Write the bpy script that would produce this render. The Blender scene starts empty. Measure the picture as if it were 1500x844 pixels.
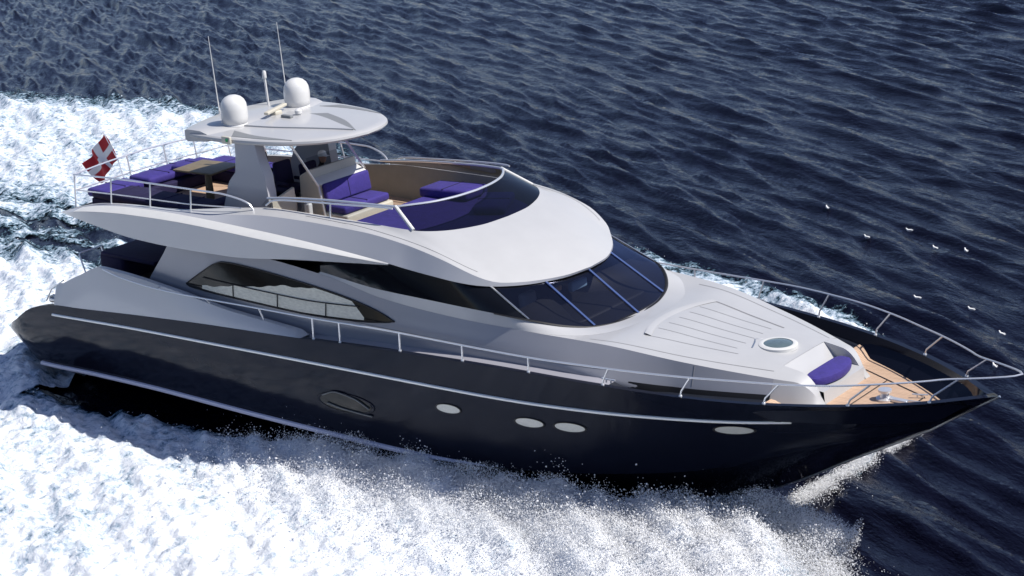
import bpy, bmesh, math, random
import numpy as np
from mathutils import Vector, Matrix
random.seed(7); rng = np.random.default_rng(7)
S = bpy.context.scene
R_ = math.radians

# ------------------------------------------------------------------ camera, sky, sun, exposure
cd = bpy.data.cameras.new('camera'); cam = bpy.data.objects.new('camera', cd); S.collection.objects.link(cam)
S.camera = cam
cd.sensor_width = 36.0; cd.lens = 64.35; cd.clip_start = 0.5; cd.clip_end = 8000
def cam_matrix(yaw, pit, rol, pos):
    ca, sa, cb, sb, cc, sc = math.cos(yaw), math.sin(yaw), math.cos(pit), math.sin(pit), math.cos(rol), math.sin(rol)
    Rz = np.array([[ca,-sa,0],[sa,ca,0],[0,0,1]]); B = np.array([[1,0,0],[0,0,1],[0,-1,0]])
    Rx = np.array([[1,0,0],[0,cb,-sb],[0,sb,cb]]); Rr = np.array([[cc,-sc,0],[sc,cc,0],[0,0,1]])
    M = (Rr @ Rx @ B @ Rz).T
    m = Matrix([[*M[0], pos[0]],[*M[1], pos[1]],[*M[2], pos[2]],[0,0,0,1]])
    return m
cam.matrix_world = cam_matrix(R_(-39.879), R_(17.7817), R_(3.7918), (36.02, -27.09, 14.57))

SUN_DIR = Vector((0.62, 0.27, 0.86)).normalized()          # towards the sun: forward of the yacht, a little to port
w = bpy.data.worlds.new('World'); S.world = w; w.use_nodes = True
nt = w.node_tree; bg = nt.nodes['Background']
sky = nt.nodes.new('ShaderNodeTexSky'); sky.sky_type = 'NISHITA'; sky.sun_disc = False
elev = math.asin(SUN_DIR.z); az = math.atan2(SUN_DIR.x, SUN_DIR.y)
sky.sun_elevation = elev; sky.sun_rotation = az
sky.air_density = 1.0; sky.dust_density = 0.6; sky.ozone_density = 3.0
tint = nt.nodes.new('ShaderNodeMix'); tint.data_type = 'RGBA'; tint.blend_type = 'MULTIPLY'; tint.inputs[0].default_value = 1; tint.inputs[7].default_value = (1.0, .94, 1.04, 1)
nt.links.new(sky.outputs[0], tint.inputs[6]); nt.links.new(tint.outputs[2], bg.inputs[0]); bg.inputs[1].default_value = 0.085
sl = bpy.data.lights.new('sun', 'SUN'); sl.energy = 4.6; sl.angle = R_(0.5); sl.color = (1.0, 0.955, 0.89)
so = bpy.data.objects.new('sun', sl); S.collection.objects.link(so)
so.rotation_euler = (-SUN_DIR).to_track_quat('-Z', 'Y').to_euler()
S.view_settings.view_transform = 'Standard'; S.view_settings.look = 'None'
S.view_settings.exposure = 0.36; S.view_settings.gamma = 1.0; S.view_settings.use_curve_mapping = False
S.render.engine = 'CYCLES'
S.cycles.max_bounces = 7; S.cycles.transparent_max_bounces = 16; S.cycles.transmission_bounces = 6

# ------------------------------------------------------------------ small helpers
def pch(xs, ys):
    """monotone cubic interpolation of a table"""
    xs = np.array(xs, float); ys = np.array(ys, float)
    h = np.diff(xs); d = np.diff(ys)/h
    m = np.zeros(len(xs)); m[0] = d[0]; m[-1] = d[-1]
    for i in range(1, len(xs)-1):
        m[i] = 0 if d[i-1]*d[i] <= 0 else (3*(h[i-1]+h[i]))/((2*h[i]+h[i-1])/d[i-1]+(h[i]+2*h[i-1])/d[i])
    def f(x):
        x = np.clip(np.asarray(x, float), xs[0], xs[-1])
        i = np.clip(np.searchsorted(xs, x)-1, 0, len(xs)-2)
        t = (x-xs[i])/h[i]
        return ((1+2*t)*(1-t)**2*ys[i] + t*(1-t)**2*h[i]*m[i] + t*t*(3-2*t)*ys[i+1] + t*t*(t-1)*h[i]*m[i+1])
    return f
def curve3(pts, n):
    """resample a 3-d polyline smoothly to n points by arc length"""
    P = np.array(pts, float); s = np.concatenate([[0], np.cumsum(np.linalg.norm(np.diff(P, axis=0), axis=1))])
    t = np.linspace(0, s[-1], n)
    return np.stack([pch(s, P[:, k])(t) for k in range(3)], 1)
def mirror(P):
    P = np.array(P, float).copy(); P[..., 1] *= -1; return P

class MB:
    """collects shapes and links them as ONE mesh object"""
    def __init__(s): s.v = []; s.f = []; s.m = []; s.mi = 0
    def add(s, verts, faces):
        o = len(s.v); s.v += [tuple(map(float, p)) for p in verts]
        s.f += [tuple(o+i for i in f) for f in faces]; s.m += [s.mi]*len(faces)
    def grid(s, rows, close_u=False, close_v=False, flip=False):
        A = np.array(rows, float); n, m = A.shape[:2]
        F = []
        for i in range(n if close_u else n-1):
            for j in range(m if close_v else m-1):
                a, b, c, d = i*m+j, i*m+(j+1) % m, ((i+1) % n)*m+(j+1) % m, ((i+1) % n)*m+j
                F.append((a, d, c, b) if flip else (a, b, c, d))
        s.add(A.reshape(-1, 3), F)
    def both(s, rows, flip=False):
        s.grid(rows, flip=flip); s.grid(mirror(rows), flip=not flip)
    def box(s, c, d, rz=0, bev=0, ry=0):
        x, y, z = d[0]/2, d[1]/2, d[2]/2
        bm = bmesh.new(); bmesh.ops.create_cube(bm, size=1, matrix=Matrix.Diagonal((d[0], d[1], d[2], 1)))
        if bev: bmesh.ops.bevel(bm, geom=bm.edges[:], offset=bev, segments=3, affect='EDGES', profile=0.5)
        M = Matrix.Translation(c) @ Matrix.Rotation(rz, 4, 'Z') @ Matrix.Rotation(ry, 4, 'Y')
        bm.verts.index_update(); s.add([M @ v.co for v in bm.verts], [[v.index for v in f.verts] for f in bm.faces]); bm.free()
    def tube(s, pts, r, n=8, caps=True):
        P = [Vector(p) for p in pts]; k = len(P)
        rr = r if hasattr(r, '__len__') else [r]*k
        T = [(P[min(i+1, k-1)]-P[max(i-1, 0)]).normalized() for i in range(k)]
        up = Vector((0, 0, 1)) if abs(T[0].z) < .9 else Vector((1, 0, 0))
        N = (up - T[0]*up.dot(T[0])).normalized(); rows = []
        for i in range(k):
            N = (N - T[i]*N.dot(T[i])).normalized(); Bn = T[i].cross(N)
            rows.append([P[i] + (N*math.cos(a)+Bn*math.sin(a))*rr[i] for a in [2*math.pi*j/n for j in range(n)]])
        s.grid(rows, close_v=True)
        if caps:
            s.add(rows[0], [list(range(n))[::-1]]); s.add(rows[-1], [list(range(n))])
    def lathe(s, prof, c, n=32, axis='Z', M=None):
        rows = []
        for r, z in prof: rows.append([(c[0]+r*math.cos(2*math.pi*j/n), c[1]+r*math.sin(2*math.pi*j/n), c[2]+z) for j in range(n)])
        s.grid(rows, close_v=True)
    def prism(s, poly, off):
        """closed polygon (3-d points) extruded by the vector off"""
        n = len(poly); P = [Vector(p) for p in poly]; Q = [p+Vector(off) for p in P]
        s.add(P, [list(range(n))[::-1]]); s.add(Q, [list(range(n))])
        for i in range(n): s.add([P[i], P[(i+1) % n], Q[(i+1) % n], Q[i]], [(0, 1, 2, 3)])
    def build(s, name, mats, parent=None, smooth=40, label=None, merge=True, bev=0):
        me = bpy.data.meshes.new(name); me.from_pydata(s.v, [], s.f)
        if not isinstance(mats, (list, tuple)): mats = [mats]
        for m in mats: me.materials.append(m)
        if len(mats) > 1: me.polygons.foreach_set('material_index', s.m)
        if merge:
            bm = bmesh.new(); bm.from_mesh(me); bmesh.ops.remove_doubles(bm, verts=bm.verts, dist=0.0006)
            bmesh.ops.recalc_face_normals(bm, faces=bm.faces)
            bm.to_mesh(me); bm.free()
        if smooth:
            me.shade_smooth(); me.set_sharp_from_angle(angle=R_(smooth))
        me.update()
        o = bpy.data.objects.new(name, me); S.collection.objects.link(o); o.parent = parent
        if bev:
            b = o.modifiers.new('bevel', 'BEVEL'); b.width = bev; b.segments = 2; b.limit_method = 'ANGLE'; b.angle_limit = R_(35)
        if label: o['label'] = label
        return o
def thing(name, label, cat, loc=(0, 0, 0), group=None, rz=0):
    o = bpy.data.objects.new(name, None); S.collection.objects.link(o); o.location = loc; o.rotation_euler.z = rz
    o['label'] = label; o['category'] = cat
    if group: o['group'] = group
    o.empty_display_size = .3
    return o

# ------------------------------------------------------------------ materials
def mat(name, col, rough=.5, metal=0, coat=0, noise=0, nscale=6, bump=0, bscale=60, spec=.5, trans=0, ior=1.45, rnoise=0, sheen=0, stretch=(1,1,1)):
    m = bpy.data.materials.new(name); m.use_nodes = True; n = m.node_tree; p = n.nodes['Principled BSDF']
    p.inputs['Base Color'].default_value = (*col, 1); p.inputs['Roughness'].default_value = rough
    p.inputs['Metallic'].default_value = metal; p.inputs['Coat Weight'].default_value = coat
    p.inputs['Coat Roughness'].default_value = .04
    p.inputs['Specular IOR Level'].default_value = spec; p.inputs['IOR'].default_value = ior
    p.inputs['Transmission Weight'].default_value = trans
    p.inputs['Sheen Weight'].default_value = sheen
    tc = n.nodes.new('ShaderNodeTexCoord'); mp = n.nodes.new('ShaderNodeMapping'); mp.inputs['Scale'].default_value = stretch
    n.links.new(tc.outputs['Object'], mp.inputs[0])
    if noise or rnoise:
        t = n.nodes.new('ShaderNodeTexNoise'); t.inputs['Scale'].default_value = nscale; t.inputs['Detail'].default_value = 6; t.inputs['Roughness'].default_value = .6
        n.links.new(mp.outputs[0], t.inputs[0])
        if noise:
            r = n.nodes.new('ShaderNodeMapRange'); r.inputs['From Min'].default_value = .25; r.inputs['From Max'].default_value = .75
            r.inputs['To Min'].default_value = 1-noise; r.inputs['To Max'].default_value = 1+noise*.4
            n.links.new(t.outputs[0], r.inputs[0])
            mx = n.nodes.new('ShaderNodeMix'); mx.data_type = 'RGBA'; mx.blend_type = 'MULTIPLY'; mx.inputs[0].default_value = 1
            mx.inputs[6].default_value = (*col, 1); n.links.new(r.outputs[0], mx.inputs[7]); n.links.new(mx.outputs[2], p.inputs['Base Color'])
        if rnoise:
            r2 = n.nodes.new('ShaderNodeMapRange'); r2.inputs['To Min'].default_value = max(0, rough-rnoise); r2.inputs['To Max'].default_value = rough+rnoise
            n.links.new(t.outputs[0], r2.inputs[0]); n.links.new(r2.outputs[0], p.inputs['Roughness'])
    if bump:
        t = n.nodes.new('ShaderNodeTexNoise'); t.inputs['Scale'].default_value = bscale; t.inputs['Detail'].default_value = 4
        n.links.new(mp.outputs[0], t.inputs[0])
        b = n.nodes.new('ShaderNodeBump'); b.inputs['Strength'].default_value = bump; b.inputs['Distance'].default_value = .02
        n.links.new(t.outputs[0], b.inputs['Height']); n.links.new(b.outputs[0], p.inputs['Normal'])
    return m
NAVY = mat('navy_gloss_paint', (.0065, .008, .016), 0.10, spec=.17, rnoise=.05, nscale=.7, bump=.05, bscale=.9, noise=.15)
NAVY.node_tree.nodes['Principled BSDF'].inputs['Specular Tint'].default_value = (.62, .74, 1, 1)
NAVYMATT = mat('navy_deck_paint', (.006, .009, .018), .55, noise=.3, nscale=3)
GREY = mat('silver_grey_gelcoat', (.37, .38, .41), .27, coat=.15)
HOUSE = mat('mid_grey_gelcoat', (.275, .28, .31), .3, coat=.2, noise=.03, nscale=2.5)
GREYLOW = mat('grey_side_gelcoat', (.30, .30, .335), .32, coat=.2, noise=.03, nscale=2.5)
WHITE = mat('pearl_white_gelcoat', (.43, .432, .436), .36, coat=.35, noise=.05, nscale=1.5, rnoise=.06, bump=.03, bscale=1.2)
WHITE2 = mat('bright_white_gelcoat', (.60, .60, .585), .38, coat=.2, noise=.05, nscale=5)
CREAM = mat('cream_moulding', (.52, .49, .41), .45, noise=.08, nscale=4)
BEIGE = mat('beige_liner', (.25, .235, .20), .55, noise=.12, nscale=4)
TAUPE = mat('taupe_deck', (.30, .28, .25), .6, noise=.2, nscale=6)
STEEL = mat('polished_steel', (.72, .73, .75), .3, metal=.65)
DULL = mat('brushed_steel', (.50, .51, .53), .35, metal=1)
STRIPE = mat('white_rub_strake', (.80, .81, .78), .35)
LILAC = mat('pale_spray_rail', (.50, .50, .62), .35)
PURPLE = mat('purple_canvas', (.034, .022, .19), .8, noise=.25, nscale=8, bump=.35, bscale=14, sheen=.05)
DPURPLE = mat('shaded_dark_purple_canvas', (.010, .007, .045), .85, noise=.3, nscale=6, bump=.4, bscale=10)  # hardtop and overhang shade put into the purple; real dark tone on chairs, piping
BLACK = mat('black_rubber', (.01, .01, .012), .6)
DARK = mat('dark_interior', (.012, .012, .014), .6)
BROWN = mat('varnished_table_wood', (.20, .155, .09), .45, noise=.35, nscale=5, stretch=(1, 8, 1))
WING = mat('silver_white_gelcoat', (.47, .475, .49), .3, coat=.2)
DOME = mat('dome_white', (.62, .62, .61), .3, coat=.3, noise=.03)
SLATE = mat('frosted_hatch_glass', (.10, .14, .145), .12, coat=.6, noise=.2, nscale=9)
MULL = mat('blue_grey_mullion', (.05, .08, .20), .3, coat=.5)
PORT = mat('pale_porthole_blind', (.55, .55, .50), .25, coat=.8, noise=.1, nscale=30)

def glass(name, tint, opac, rough=.02, refl=.2, ior_=1.22, gcol=(.9, .93, 1.0)):
    m = bpy.data.materials.new(name); m.use_nodes = True; n = m.node_tree; n.nodes.clear()
    out = n.nodes.new('ShaderNodeOutputMaterial'); tr = n.nodes.new('ShaderNodeBsdfTransparent'); tr.inputs[0].default_value = (*tint, 1)
    p = n.nodes.new('ShaderNodeBsdfPrincipled'); p.inputs['Base Color'].default_value = (.008, .009, .012, 1); p.inputs['Roughness'].default_value = rough
    p.inputs['Specular IOR Level'].default_value = refl
    gl = n.nodes.new('ShaderNodeBsdfGlossy'); gl.inputs['Roughness'].default_value = rough; gl.inputs['Color'].default_value = (*gcol, 1)
    fr = n.nodes.new('ShaderNodeFresnel'); fr.inputs[0].default_value = ior_
    m1 = n.nodes.new('ShaderNodeMixShader'); m1.inputs[0].default_value = opac
    n.links.new(tr.outputs[0], m1.inputs[1]); n.links.new(p.outputs[0], m1.inputs[2])
    m2 = n.nodes.new('ShaderNodeMixShader'); n.links.new(fr.outputs[0], m2.inputs[0]); n.links.new(m1.outputs[0], m2.inputs[1]); n.links.new(gl.outputs[0], m2.inputs[2])
    n.links.new(m2.outputs[0], out.inputs[0]); return m
GLASSD = glass('dark_window_glass', (.40, .42, .50), .50, ior_=1.28)
GLASSW = glass('blue_reflecting_windscreen', (.80, .82, .88), .30, ior_=1.5, gcol=(.55, .62, 1.0))
GLASST = glass('smoked_screen_glass', (.28, .28, .36), .30)
GLASSC = glass('clear_side_screen_glass', (.72, .75, .78), .10)

def teak():
    m = mat('teak_planking', (.52, .36, .25), .6, noise=.22, nscale=3, stretch=(.6, 6, 1)); n = m.node_tree; p = n.nodes['Principled BSDF']
    tc = n.nodes.new('ShaderNodeTexCoord'); wv = n.nodes.new('ShaderNodeTexWave'); wv.bands_direction = 'Y'; wv.inputs['Scale'].default_value = 1.6*3.14159/1.0
    n.links.new(tc.outputs['Object'], wv.inputs[0])
    cr = n.nodes.new('ShaderNodeValToRGB'); cr.color_ramp.elements[0].position = .0; cr.color_ramp.elements[0].color = (.45, .42, .4, 1)
    cr.color_ramp.elements[1].position = .06; cr.color_ramp.elements[1].color = (1, 1, 1, 1); n.links.new(wv.outputs[0], cr.inputs[0])
    mx = n.nodes.new('ShaderNodeMix'); mx.data_type = 'RGBA'; mx.blend_type = 'MULTIPLY'; mx.inputs[0].default_value = 1
    src = p.inputs['Base Color'].links[0].from_socket
    n.links.new(src, mx.inputs[6]); n.links.new(cr.outputs[0], mx.inputs[7]); n.links.new(mx.outputs[2], p.inputs['Base Color'])
    return m
TEAK = teak()

# ------------------------------------------------------------------ yacht lines (metres; x forward, y to port, z up)
def hb(x):
    x = np.asarray(x, float)
    fwd = 2.92*(1-np.clip((x-10)/13.9, 0, 1)**4.4)*np.clip((23.95-x)/.9, 0, 1)**.12
    aft = 2.92-.30*((10-x)/10)**2 - .38*np.clip((.5-x)/1.3, 0, 1)**2.6
    return np.where(x > 10, fwd, aft)
sheer_z = pch([-.78, 0, .7, 1.75, 2.65, 4.9, 7.2, 10, 12.8, 16, 17.6, 19.6, 22.4, 23.9], [.84, 1.18, 1.58, 1.85, 1.93, 2.15, 2.34, 2.52, 2.71, 2.83, 2.835, 2.82, 2.86, 2.93])
HX0, NU, NV = -.78, 120, 16
u = np.linspace(0, 1, NU); u = 1-(1-u)**1.25
sheer = np.stack([HX0+u*(23.88-HX0), hb(HX0+u*(23.88-HX0)), sheer_z(HX0+u*(23.88-HX0))], 1); sheer[-1, 1] = 0
cx = np.array([-.70, .58, 3, 5.3, 8.85, 12.7, 14.5, 16.5, 18, 18.95, 20.2, 21.05, 22.0, 22.68])
cy = np.array([2.15, 2.42, 2.57, 2.65, 2.71, 2.68, 2.60, 2.38, 2.02, 1.72, 1.28, .98, .52, 0.0])
cz = np.array([.62, .11, .27, .37, .42, .47, .58, .78, .97, 1.13, 1.55, 1.82, 2.02, 2.10])
chx = cx[0]+u*(cx[-1]-cx[0])
chine = np.stack([chx, pch(cx, cy)(chx), pch(cx, cz)(chx)], 1)
kx = np.array([-.70, 1.2, 6, 12, 16, 18.3, 19.4, 20.13, 20.98, 21.8, 22.68]); kz = np.array([.25, -.5, -.8, -.85, -.65, -.2, .2, .59, 1.11, 1.58, 2.10])
kkx = kx[0]+u*(kx[-1]-kx[0]); keel = np.stack([kkx, 0*kkx, pch(kx, kz)(kkx)], 1)
v = np.linspace(0, 1, NV)
side = np.zeros((NU, NV, 3))
for j, t in enumerate(v):
    P = sheer*(1-t)+chine*t
    flare = pch([0, 10, 15, 20, 24], [.10, .07, -.02, -.16, -.10])(P[:, 0])     # full amidships, hollow at the bow
    P[:, 1] += flare*4*t*(1-t)*np.clip(P[:, 1]/.5, 0, 1)
    side[:, j] = P
bott = np.zeros((NU, 8, 3))
for j, t in enumerate(np.linspace(0, 1, 8)):
    P = chine*(1-t)+keel*t; P[:, 2] -= .10*4*t*(1-t)*np.clip(P[:, 1]/1, 0, 1); bott[:, j] = P
def hull_y(x, z):
    """half breadth of the hull side at (x, z)"""
    best = None
    ys = []
    for i in range(NU-1):
        pass
    X = side[:, :, 0]; Z = side[:, :, 2]
    d = (X-x)**2*.3+(Z-z)**2*1.0
    k = np.argsort(d.ravel())[:4]; ww = 1/(d.ravel()[k]+1e-5)
    return float((side[:, :, 1].ravel()[k]*ww).sum()/ww.sum())
from_side = None
def hull_line(xs, zs, n, off):
    """points lying on the starboard hull side along (x, z)"""
    f = pch(xs, zs); out = []
    for x in np.linspace(xs[0], xs[-1], n):
        z = float(f(x)); ycol = []
        # for each v row interpolate at x, then in z
        yy = np.array([np.interp(x, side[:, j, 0], side[:, j, 1]) for j in range(NV)])
        zz = np.array([np.interp(x, side[:, j, 0], side[:, j, 2]) for j in range(NV)])
        o = np.argsort(zz); out.append((x, -(np.interp(z, zz[o], yy[o])+off), z))
    return np.array(out)

Y = thing('motor_yacht', 'long navy hulled motor yacht with silver grey superstructure and purple cushions speeding through foam', 'yacht')

# hull
m = MB()
m.both(np.transpose(side, (1, 0, 2))[::-1]); m.both(np.transpose(bott, (1, 0, 2)))
# flat gunwale cap, 12 cm wide, and the inner face of the bulwark
inner = sheer.copy(); inner[:, 1] = np.maximum(sheer[:, 1]-.11, 0); inner[:, 0] -= .10*np.clip((sheer[:, 0]-20)/4, 0, 1)
deckz = pch([-.5, 1.9, 2.3, 4, 5.4, 5.7, 7.2, 10, 12.8, 16, 17.3, 17.9, 20.2, 20.6, 22.7, 24], [.72, .75, 1.6, 1.65, 1.66, 2.14, 2.28, 2.47, 2.66, 2.78, 2.785, 2.62, 2.60, 2.45, 2.46, 2.56])
low = inner.copy(); low[:, 2] = np.minimum(deckz(low[:, 0]), inner[:, 2]-.03); low[:, 1] = np.maximum(low[:, 1]-.10*np.clip((low[:, 0]-17)/3, 0, 1), 0)
stem_z = lambda x: np.interp(x, [22.68, 23.88], [2.10, 2.94])
low[:, 2] = np.minimum(np.maximum(low[:, 2], np.where(low[:, 0] > 22.9, stem_z(low[:, 0]+.12)+.05, -9)), inner[:, 2]-.02)
m.both([sheer, inner]); m.both([inner, low])
tr = [sheer[0], *side[0, 1:], *bott[0, 1:]]
m.grid([tr, mirror(tr)])
hull = m.build('hull', NAVY, Y, smooth=32)
k = MB(); k.tube([(23.89, 0, 2.93), (23.09, 0, 2.385), (22.62, 0, 2.05), (21.8, 0, 1.575), (20.98, 0, 1.105), (20.13, 0, .585), (19.4, 0, .2)], .022); k.build('stem_band', DULL, hull)
rs = hull_line([1.68, 4.8, 7.13, 10, 13.06, 15.4, 17.2, 18.6, 19.8, 20.75], [1.61, 1.82, 1.93, 2.04, 2.12, 2.16, 2.21, 2.26, 2.31, 2.36], 90, .012)
for sg in (1, -1):
    k = MB(); P = rs*np.array([1, sg, 1]); k.tube(P, .032, 6); k.build('rub_rail', STRIPE, hull)
sr = hull_line([.6, 3, 5.3, 8.85, 12.7, 14.6], [.13, .30, .40, .45, .50, .60], 70, .03)
for sg in (1, -1):
    k = MB(); P = sr*np.array([1, sg, 1]); k.tube(P, [.055]*60+list(np.linspace(.055, .015, 10)), 8); k.build('spray_rail', LILAC, hull)
# portholes
def oval(x, z, a, h, frame, pane, name, tilt=.05, gloss=None):
    for sg in (-1, 1):
        def ring(s, off, n=28):
            out = []
            for q in range(n):
                t = 2*math.pi*q/n; dx = a*s*math.cos(t); dz = h*s*math.sin(t)+tilt*dx
                yy = hull_line([x+dx-1e-3, x+dx+1e-3], [z+dz]*2, 1, off)[0][1]
                out.append((x+dx, -sg*yy, z+dz))
            return out
        f = MB(); f.grid([ring(1.12, .002), ring(1.10, .022), ring(1.0, .022), ring(.97, .006)], close_v=True)
        fo = f.build(name, frame, Y)
        g = MB(); r = [ring(.99, .012), ring(.5, .014)]; g.grid(r, close_v=True); g.add(r[1], [list(range(28))]); g.build('pane', pane, fo)
for x, z, a in [(13.93, 1.70, .29), (15.80, 1.74, .31), (16.66, 1.78, .32), (19.75, 2.10, .33)]:
    oval(x, z, a, .095, BLACK, PORT, 'porthole')
VENT = mat('smoked_hull_window', (.012, .015, .018), .12, spec=.3)
oval(11.2, 1.30, .72, .20, NAVY, VENT, 'hull_window')
g = MB(); g.tube(hull_line([10.6, 11.0, 11.5, 11.85], [1.38, 1.52, 1.46, 1.30], 14, .035), .018, 6); g.tube(hull_line([10.7, 11.2, 11.9], [1.22, 1.16, 1.14], 12, .03), .022, 6); g.build('vent_trim', mat('tarnished_metal', (.09, .10, .11), .4, metal=.5), Y)

# decks
def deck(x0, x1, name, mt, z=None, inset=.05, w0=None, dz=0):
    xs = np.linspace(x0, x1, 40); rows = []
    for x in xs:
        wv_ = max(float(np.interp(x, low[:, 0], low[:, 1])), .0) if w0 is None else w0
        rows.append([(x, -wv_+2*wv_*t, float(deckz(x))-.005+dz if z is None else z) for t in np.linspace(0, 1, 5)])
    q = MB(); q.grid(rows); return q.build(name, mt, Y)
deck(-.45, 1.95, 'swim_platform', TEAK, z=.73)
deck(2.0, 5.6, 'cockpit_floor', TEAK, z=1.66)
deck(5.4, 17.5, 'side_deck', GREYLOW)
deck(17.5, 20.7, 'forward_side_deck', NAVYMATT)
# teak foredeck (triangle) with dark hatch seams, navy prow ahead of it
tw = lambda x: max(float(np.interp(x, low[:, 0], low[:, 1]))-.01, 0.0)
q = MB(); q.grid([[(x, -tw(x)+2*tw(x)*t, float(deckz(x))+.004) for t in np.linspace(0, 1, 5)] for x in np.linspace(20.2, 22.75, 30)]); fd = q.build('foredeck', TEAK, Y)
q = MB(); q.grid([[(x, -tw(x)+2*tw(x)*t, float(deckz(x))+.002) for t in np.linspace(0, 1, 5)] for x in np.linspace(22.70, 23.72, 16)]); q.v = [(a, b, max(c, float(stem_z(a))+.05)) for a, b, c in q.v]; q.build('prow_deck', NAVYMATT, Y)
zf = lambda x: float(deckz(x))+.010
q = MB()
def seam(qq, a, b, wd=.022, zz=None):
    a = np.array(a, float); b = np.array(b, float); d = (b-a)/np.linalg.norm(b-a); nn = np.array([-d[1], d[0]])*wd/2
    P = [a-nn, b-nn, b+nn, a+nn]
    z1 = zf(a[0]) if zz is None else zz; z2 = zf(b[0]) if zz is None else zz
    qq.add([(P[0][0], P[0][1], z1), (P[1][0], P[1][1], z2), (P[2][0], P[2][1], z2), (P[3][0], P[3][1], z1)], [(0, 1, 2, 3)])
seam(q, (20.75, 1.15), (22.3, .42), .03); seam(q, (22.3, .42), (22.3, -.42), .03); seam(q, (20.75, -1.15), (22.3, -.42), .03); seam(q, (21.35, .86), (21.35, -.86), .025)
q.build('deck_seam', BLACK, fd)
# pale margin along the far and near teak edge
for sg in (1, -1):
    q = MB(); q.grid([[(x, sg*(tw(x)-d), float(deckz(x))+.012) for d in (0, .07)] for x in np.linspace(20.7, 22.7, 20)]); q.build('deck_margin', TAUPE, fd)
# windlass, cleats
wl = MB(); wl.lathe([(.001, 0), (.16, 0), (.16, .04), (.09, .06), (.07, .13), (.12, .16), (.12, .20), (.001, .21)], (21.75, 0, 2.45), 20); wl.box((21.95, 0, 2.49), (.5, .12, .06), bev=.015)
wl.tube([(22.2, 0, 2.52), (22.6, 0, 2.55), (23.0, 0, 2.56)], .02, 6); wl.build('windlass', STEEL, Y)
def cleat(x, y, z, rz):
    c = MB(); c.tube([(-.14, 0, .07), (-.05, 0, .065), (.05, 0, .065), (.14, 0, .07)], .016, 8); c.tube([(-.05, 0, 0), (-.05, 0, .065)], .016, 8); c.tube([(.05, 0, 0), (.05, 0, .065)], .016, 8)
    o = c.build('cleat', STEEL, Y); o.location = (x, y, z); o.rotation_euler.z = rz
cleat(22.25, .35, 2.46, .4); cleat(22.25, -.35, 2.46, -.4); cleat(17.62, -2.55, 2.85, .05); cleat(17.62, 2.55, 2.85, -.05)

# ------------------------------------------------------------------ superstructure tables (starboard half, w = half breadth)
kw = pch([5.6, 10, 14, 15.4, 16.5, 17.5, 18.9, 20, 20.6, 20.95], [2.36, 2.34, 2.30, 2.20, 2.08, 1.93, 1.60, 1.24, 1.00, .80])
kz_ = pch([5.6, 8, 10.5, 12, 13.5, 15.4, 17, 18.7, 19.6, 20.3, 20.7, 20.95], [3.9, 3.9, 3.74, 3.49, 3.40, 3.36, 3.32, 3.13, 3.02, 2.93, 2.88, 2.80])
_bl = pch([17.2, 18.5], [0, 1])
bw = lambda x: max(float(hb(x))-.46, .0)*(1-float(_bl(x)))+(float(kw(x))+.18)*float(_bl(x))                    # foot of the house side
bz = pch([4.4, 5.5, 6, 17.3, 17.8, 19.9, 20.6, 21], [1.7, 1.7, 2.1, 2.66, 2.58, 2.56, 2.44, 2.42])
# house side with the salon wall: from deck up to the knuckle line
def wall_w(x, z):
    """half breadth of the house side at height z"""
    zb, zk = 2.55, float(kz_(x)); b0, k0 = bw(x), float(kw(x))
    zs = 2.9 if x < 16.5 else 2.9-.35*min(1, (x-16.5)/2)
    t = np.clip((z-zs)/max(zk-zs, .05), 0, 1)
    return b0+(k0-b0)*t
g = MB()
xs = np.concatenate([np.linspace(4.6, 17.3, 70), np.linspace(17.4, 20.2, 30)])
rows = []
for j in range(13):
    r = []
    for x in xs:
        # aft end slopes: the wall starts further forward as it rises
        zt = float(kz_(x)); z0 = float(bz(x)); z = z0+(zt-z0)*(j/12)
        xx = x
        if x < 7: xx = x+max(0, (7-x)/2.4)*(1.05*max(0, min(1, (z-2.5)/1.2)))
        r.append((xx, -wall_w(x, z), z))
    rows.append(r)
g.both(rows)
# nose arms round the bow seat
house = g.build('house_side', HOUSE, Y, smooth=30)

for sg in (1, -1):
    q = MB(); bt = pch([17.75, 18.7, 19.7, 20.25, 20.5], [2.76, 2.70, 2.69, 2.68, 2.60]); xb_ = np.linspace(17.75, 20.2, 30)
    q.grid([[(x, sg*(wall_w(x, z_)+.006), z_) for x in xb_ for z_ in [2.50+(float(bt(x))-2.50)*t]] for t in (0, .5, 1)]); q.build('wall_foot_strip', BLACK, house)  # black strip laid over the foot of the forward house side
# window-sill / coachroof surface between knuckle and glass (x 10.4 .. 16.6), then coachroof
gb = curve3([(10.3, -2.31, 3.80), (11.98, -2.31, 3.66), (13.6, -2.30, 3.64), (15.0, -2.20, 3.59), (15.55, -2.02, 3.52), (15.95, -1.70, 3.40), (16.3, -1.13, 3.27), (16.46, -.55, 3.225), (16.5, 0, 3.21)], 60)   # foot of the glass
gt = curve3([(10.3, -2.31, 3.93), (12.3, -2.26, 4.25), (13.6, -2.22, 4.20), (14.3, -2.02, 4.03), (14.72, -1.62, 3.97), (15.1, -1.1, 3.94), (15.3, -.5, 3.93), (15.34, 0, 3.93)], 60)                                # head of the glass
def roof_z(x, y):
    wk_ = max(float(kw(x)), .05); e = min(abs(y)/wk_, 1.0)
    zc = float(pch([14, 16.4, 17.3, 18.5, 19.6, 20.3, 20.95], [3.25, 3.22, 3.29, 3.19, 3.10, 3.03, 2.95])(x)); ze = float(kz_(x))
    return zc+(ze-zc)*e**4
c = MB()
rows = []
for x in np.linspace(15.0, 20.14, 60):
    wk_ = float(kw(x)); ts = np.sin(np.linspace(-1, 1, 25)*math.pi/2)
    rows.append([(x, wk_*t, roof_z(x, wk_*t)) for t in ts])
c.grid(rows)
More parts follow.
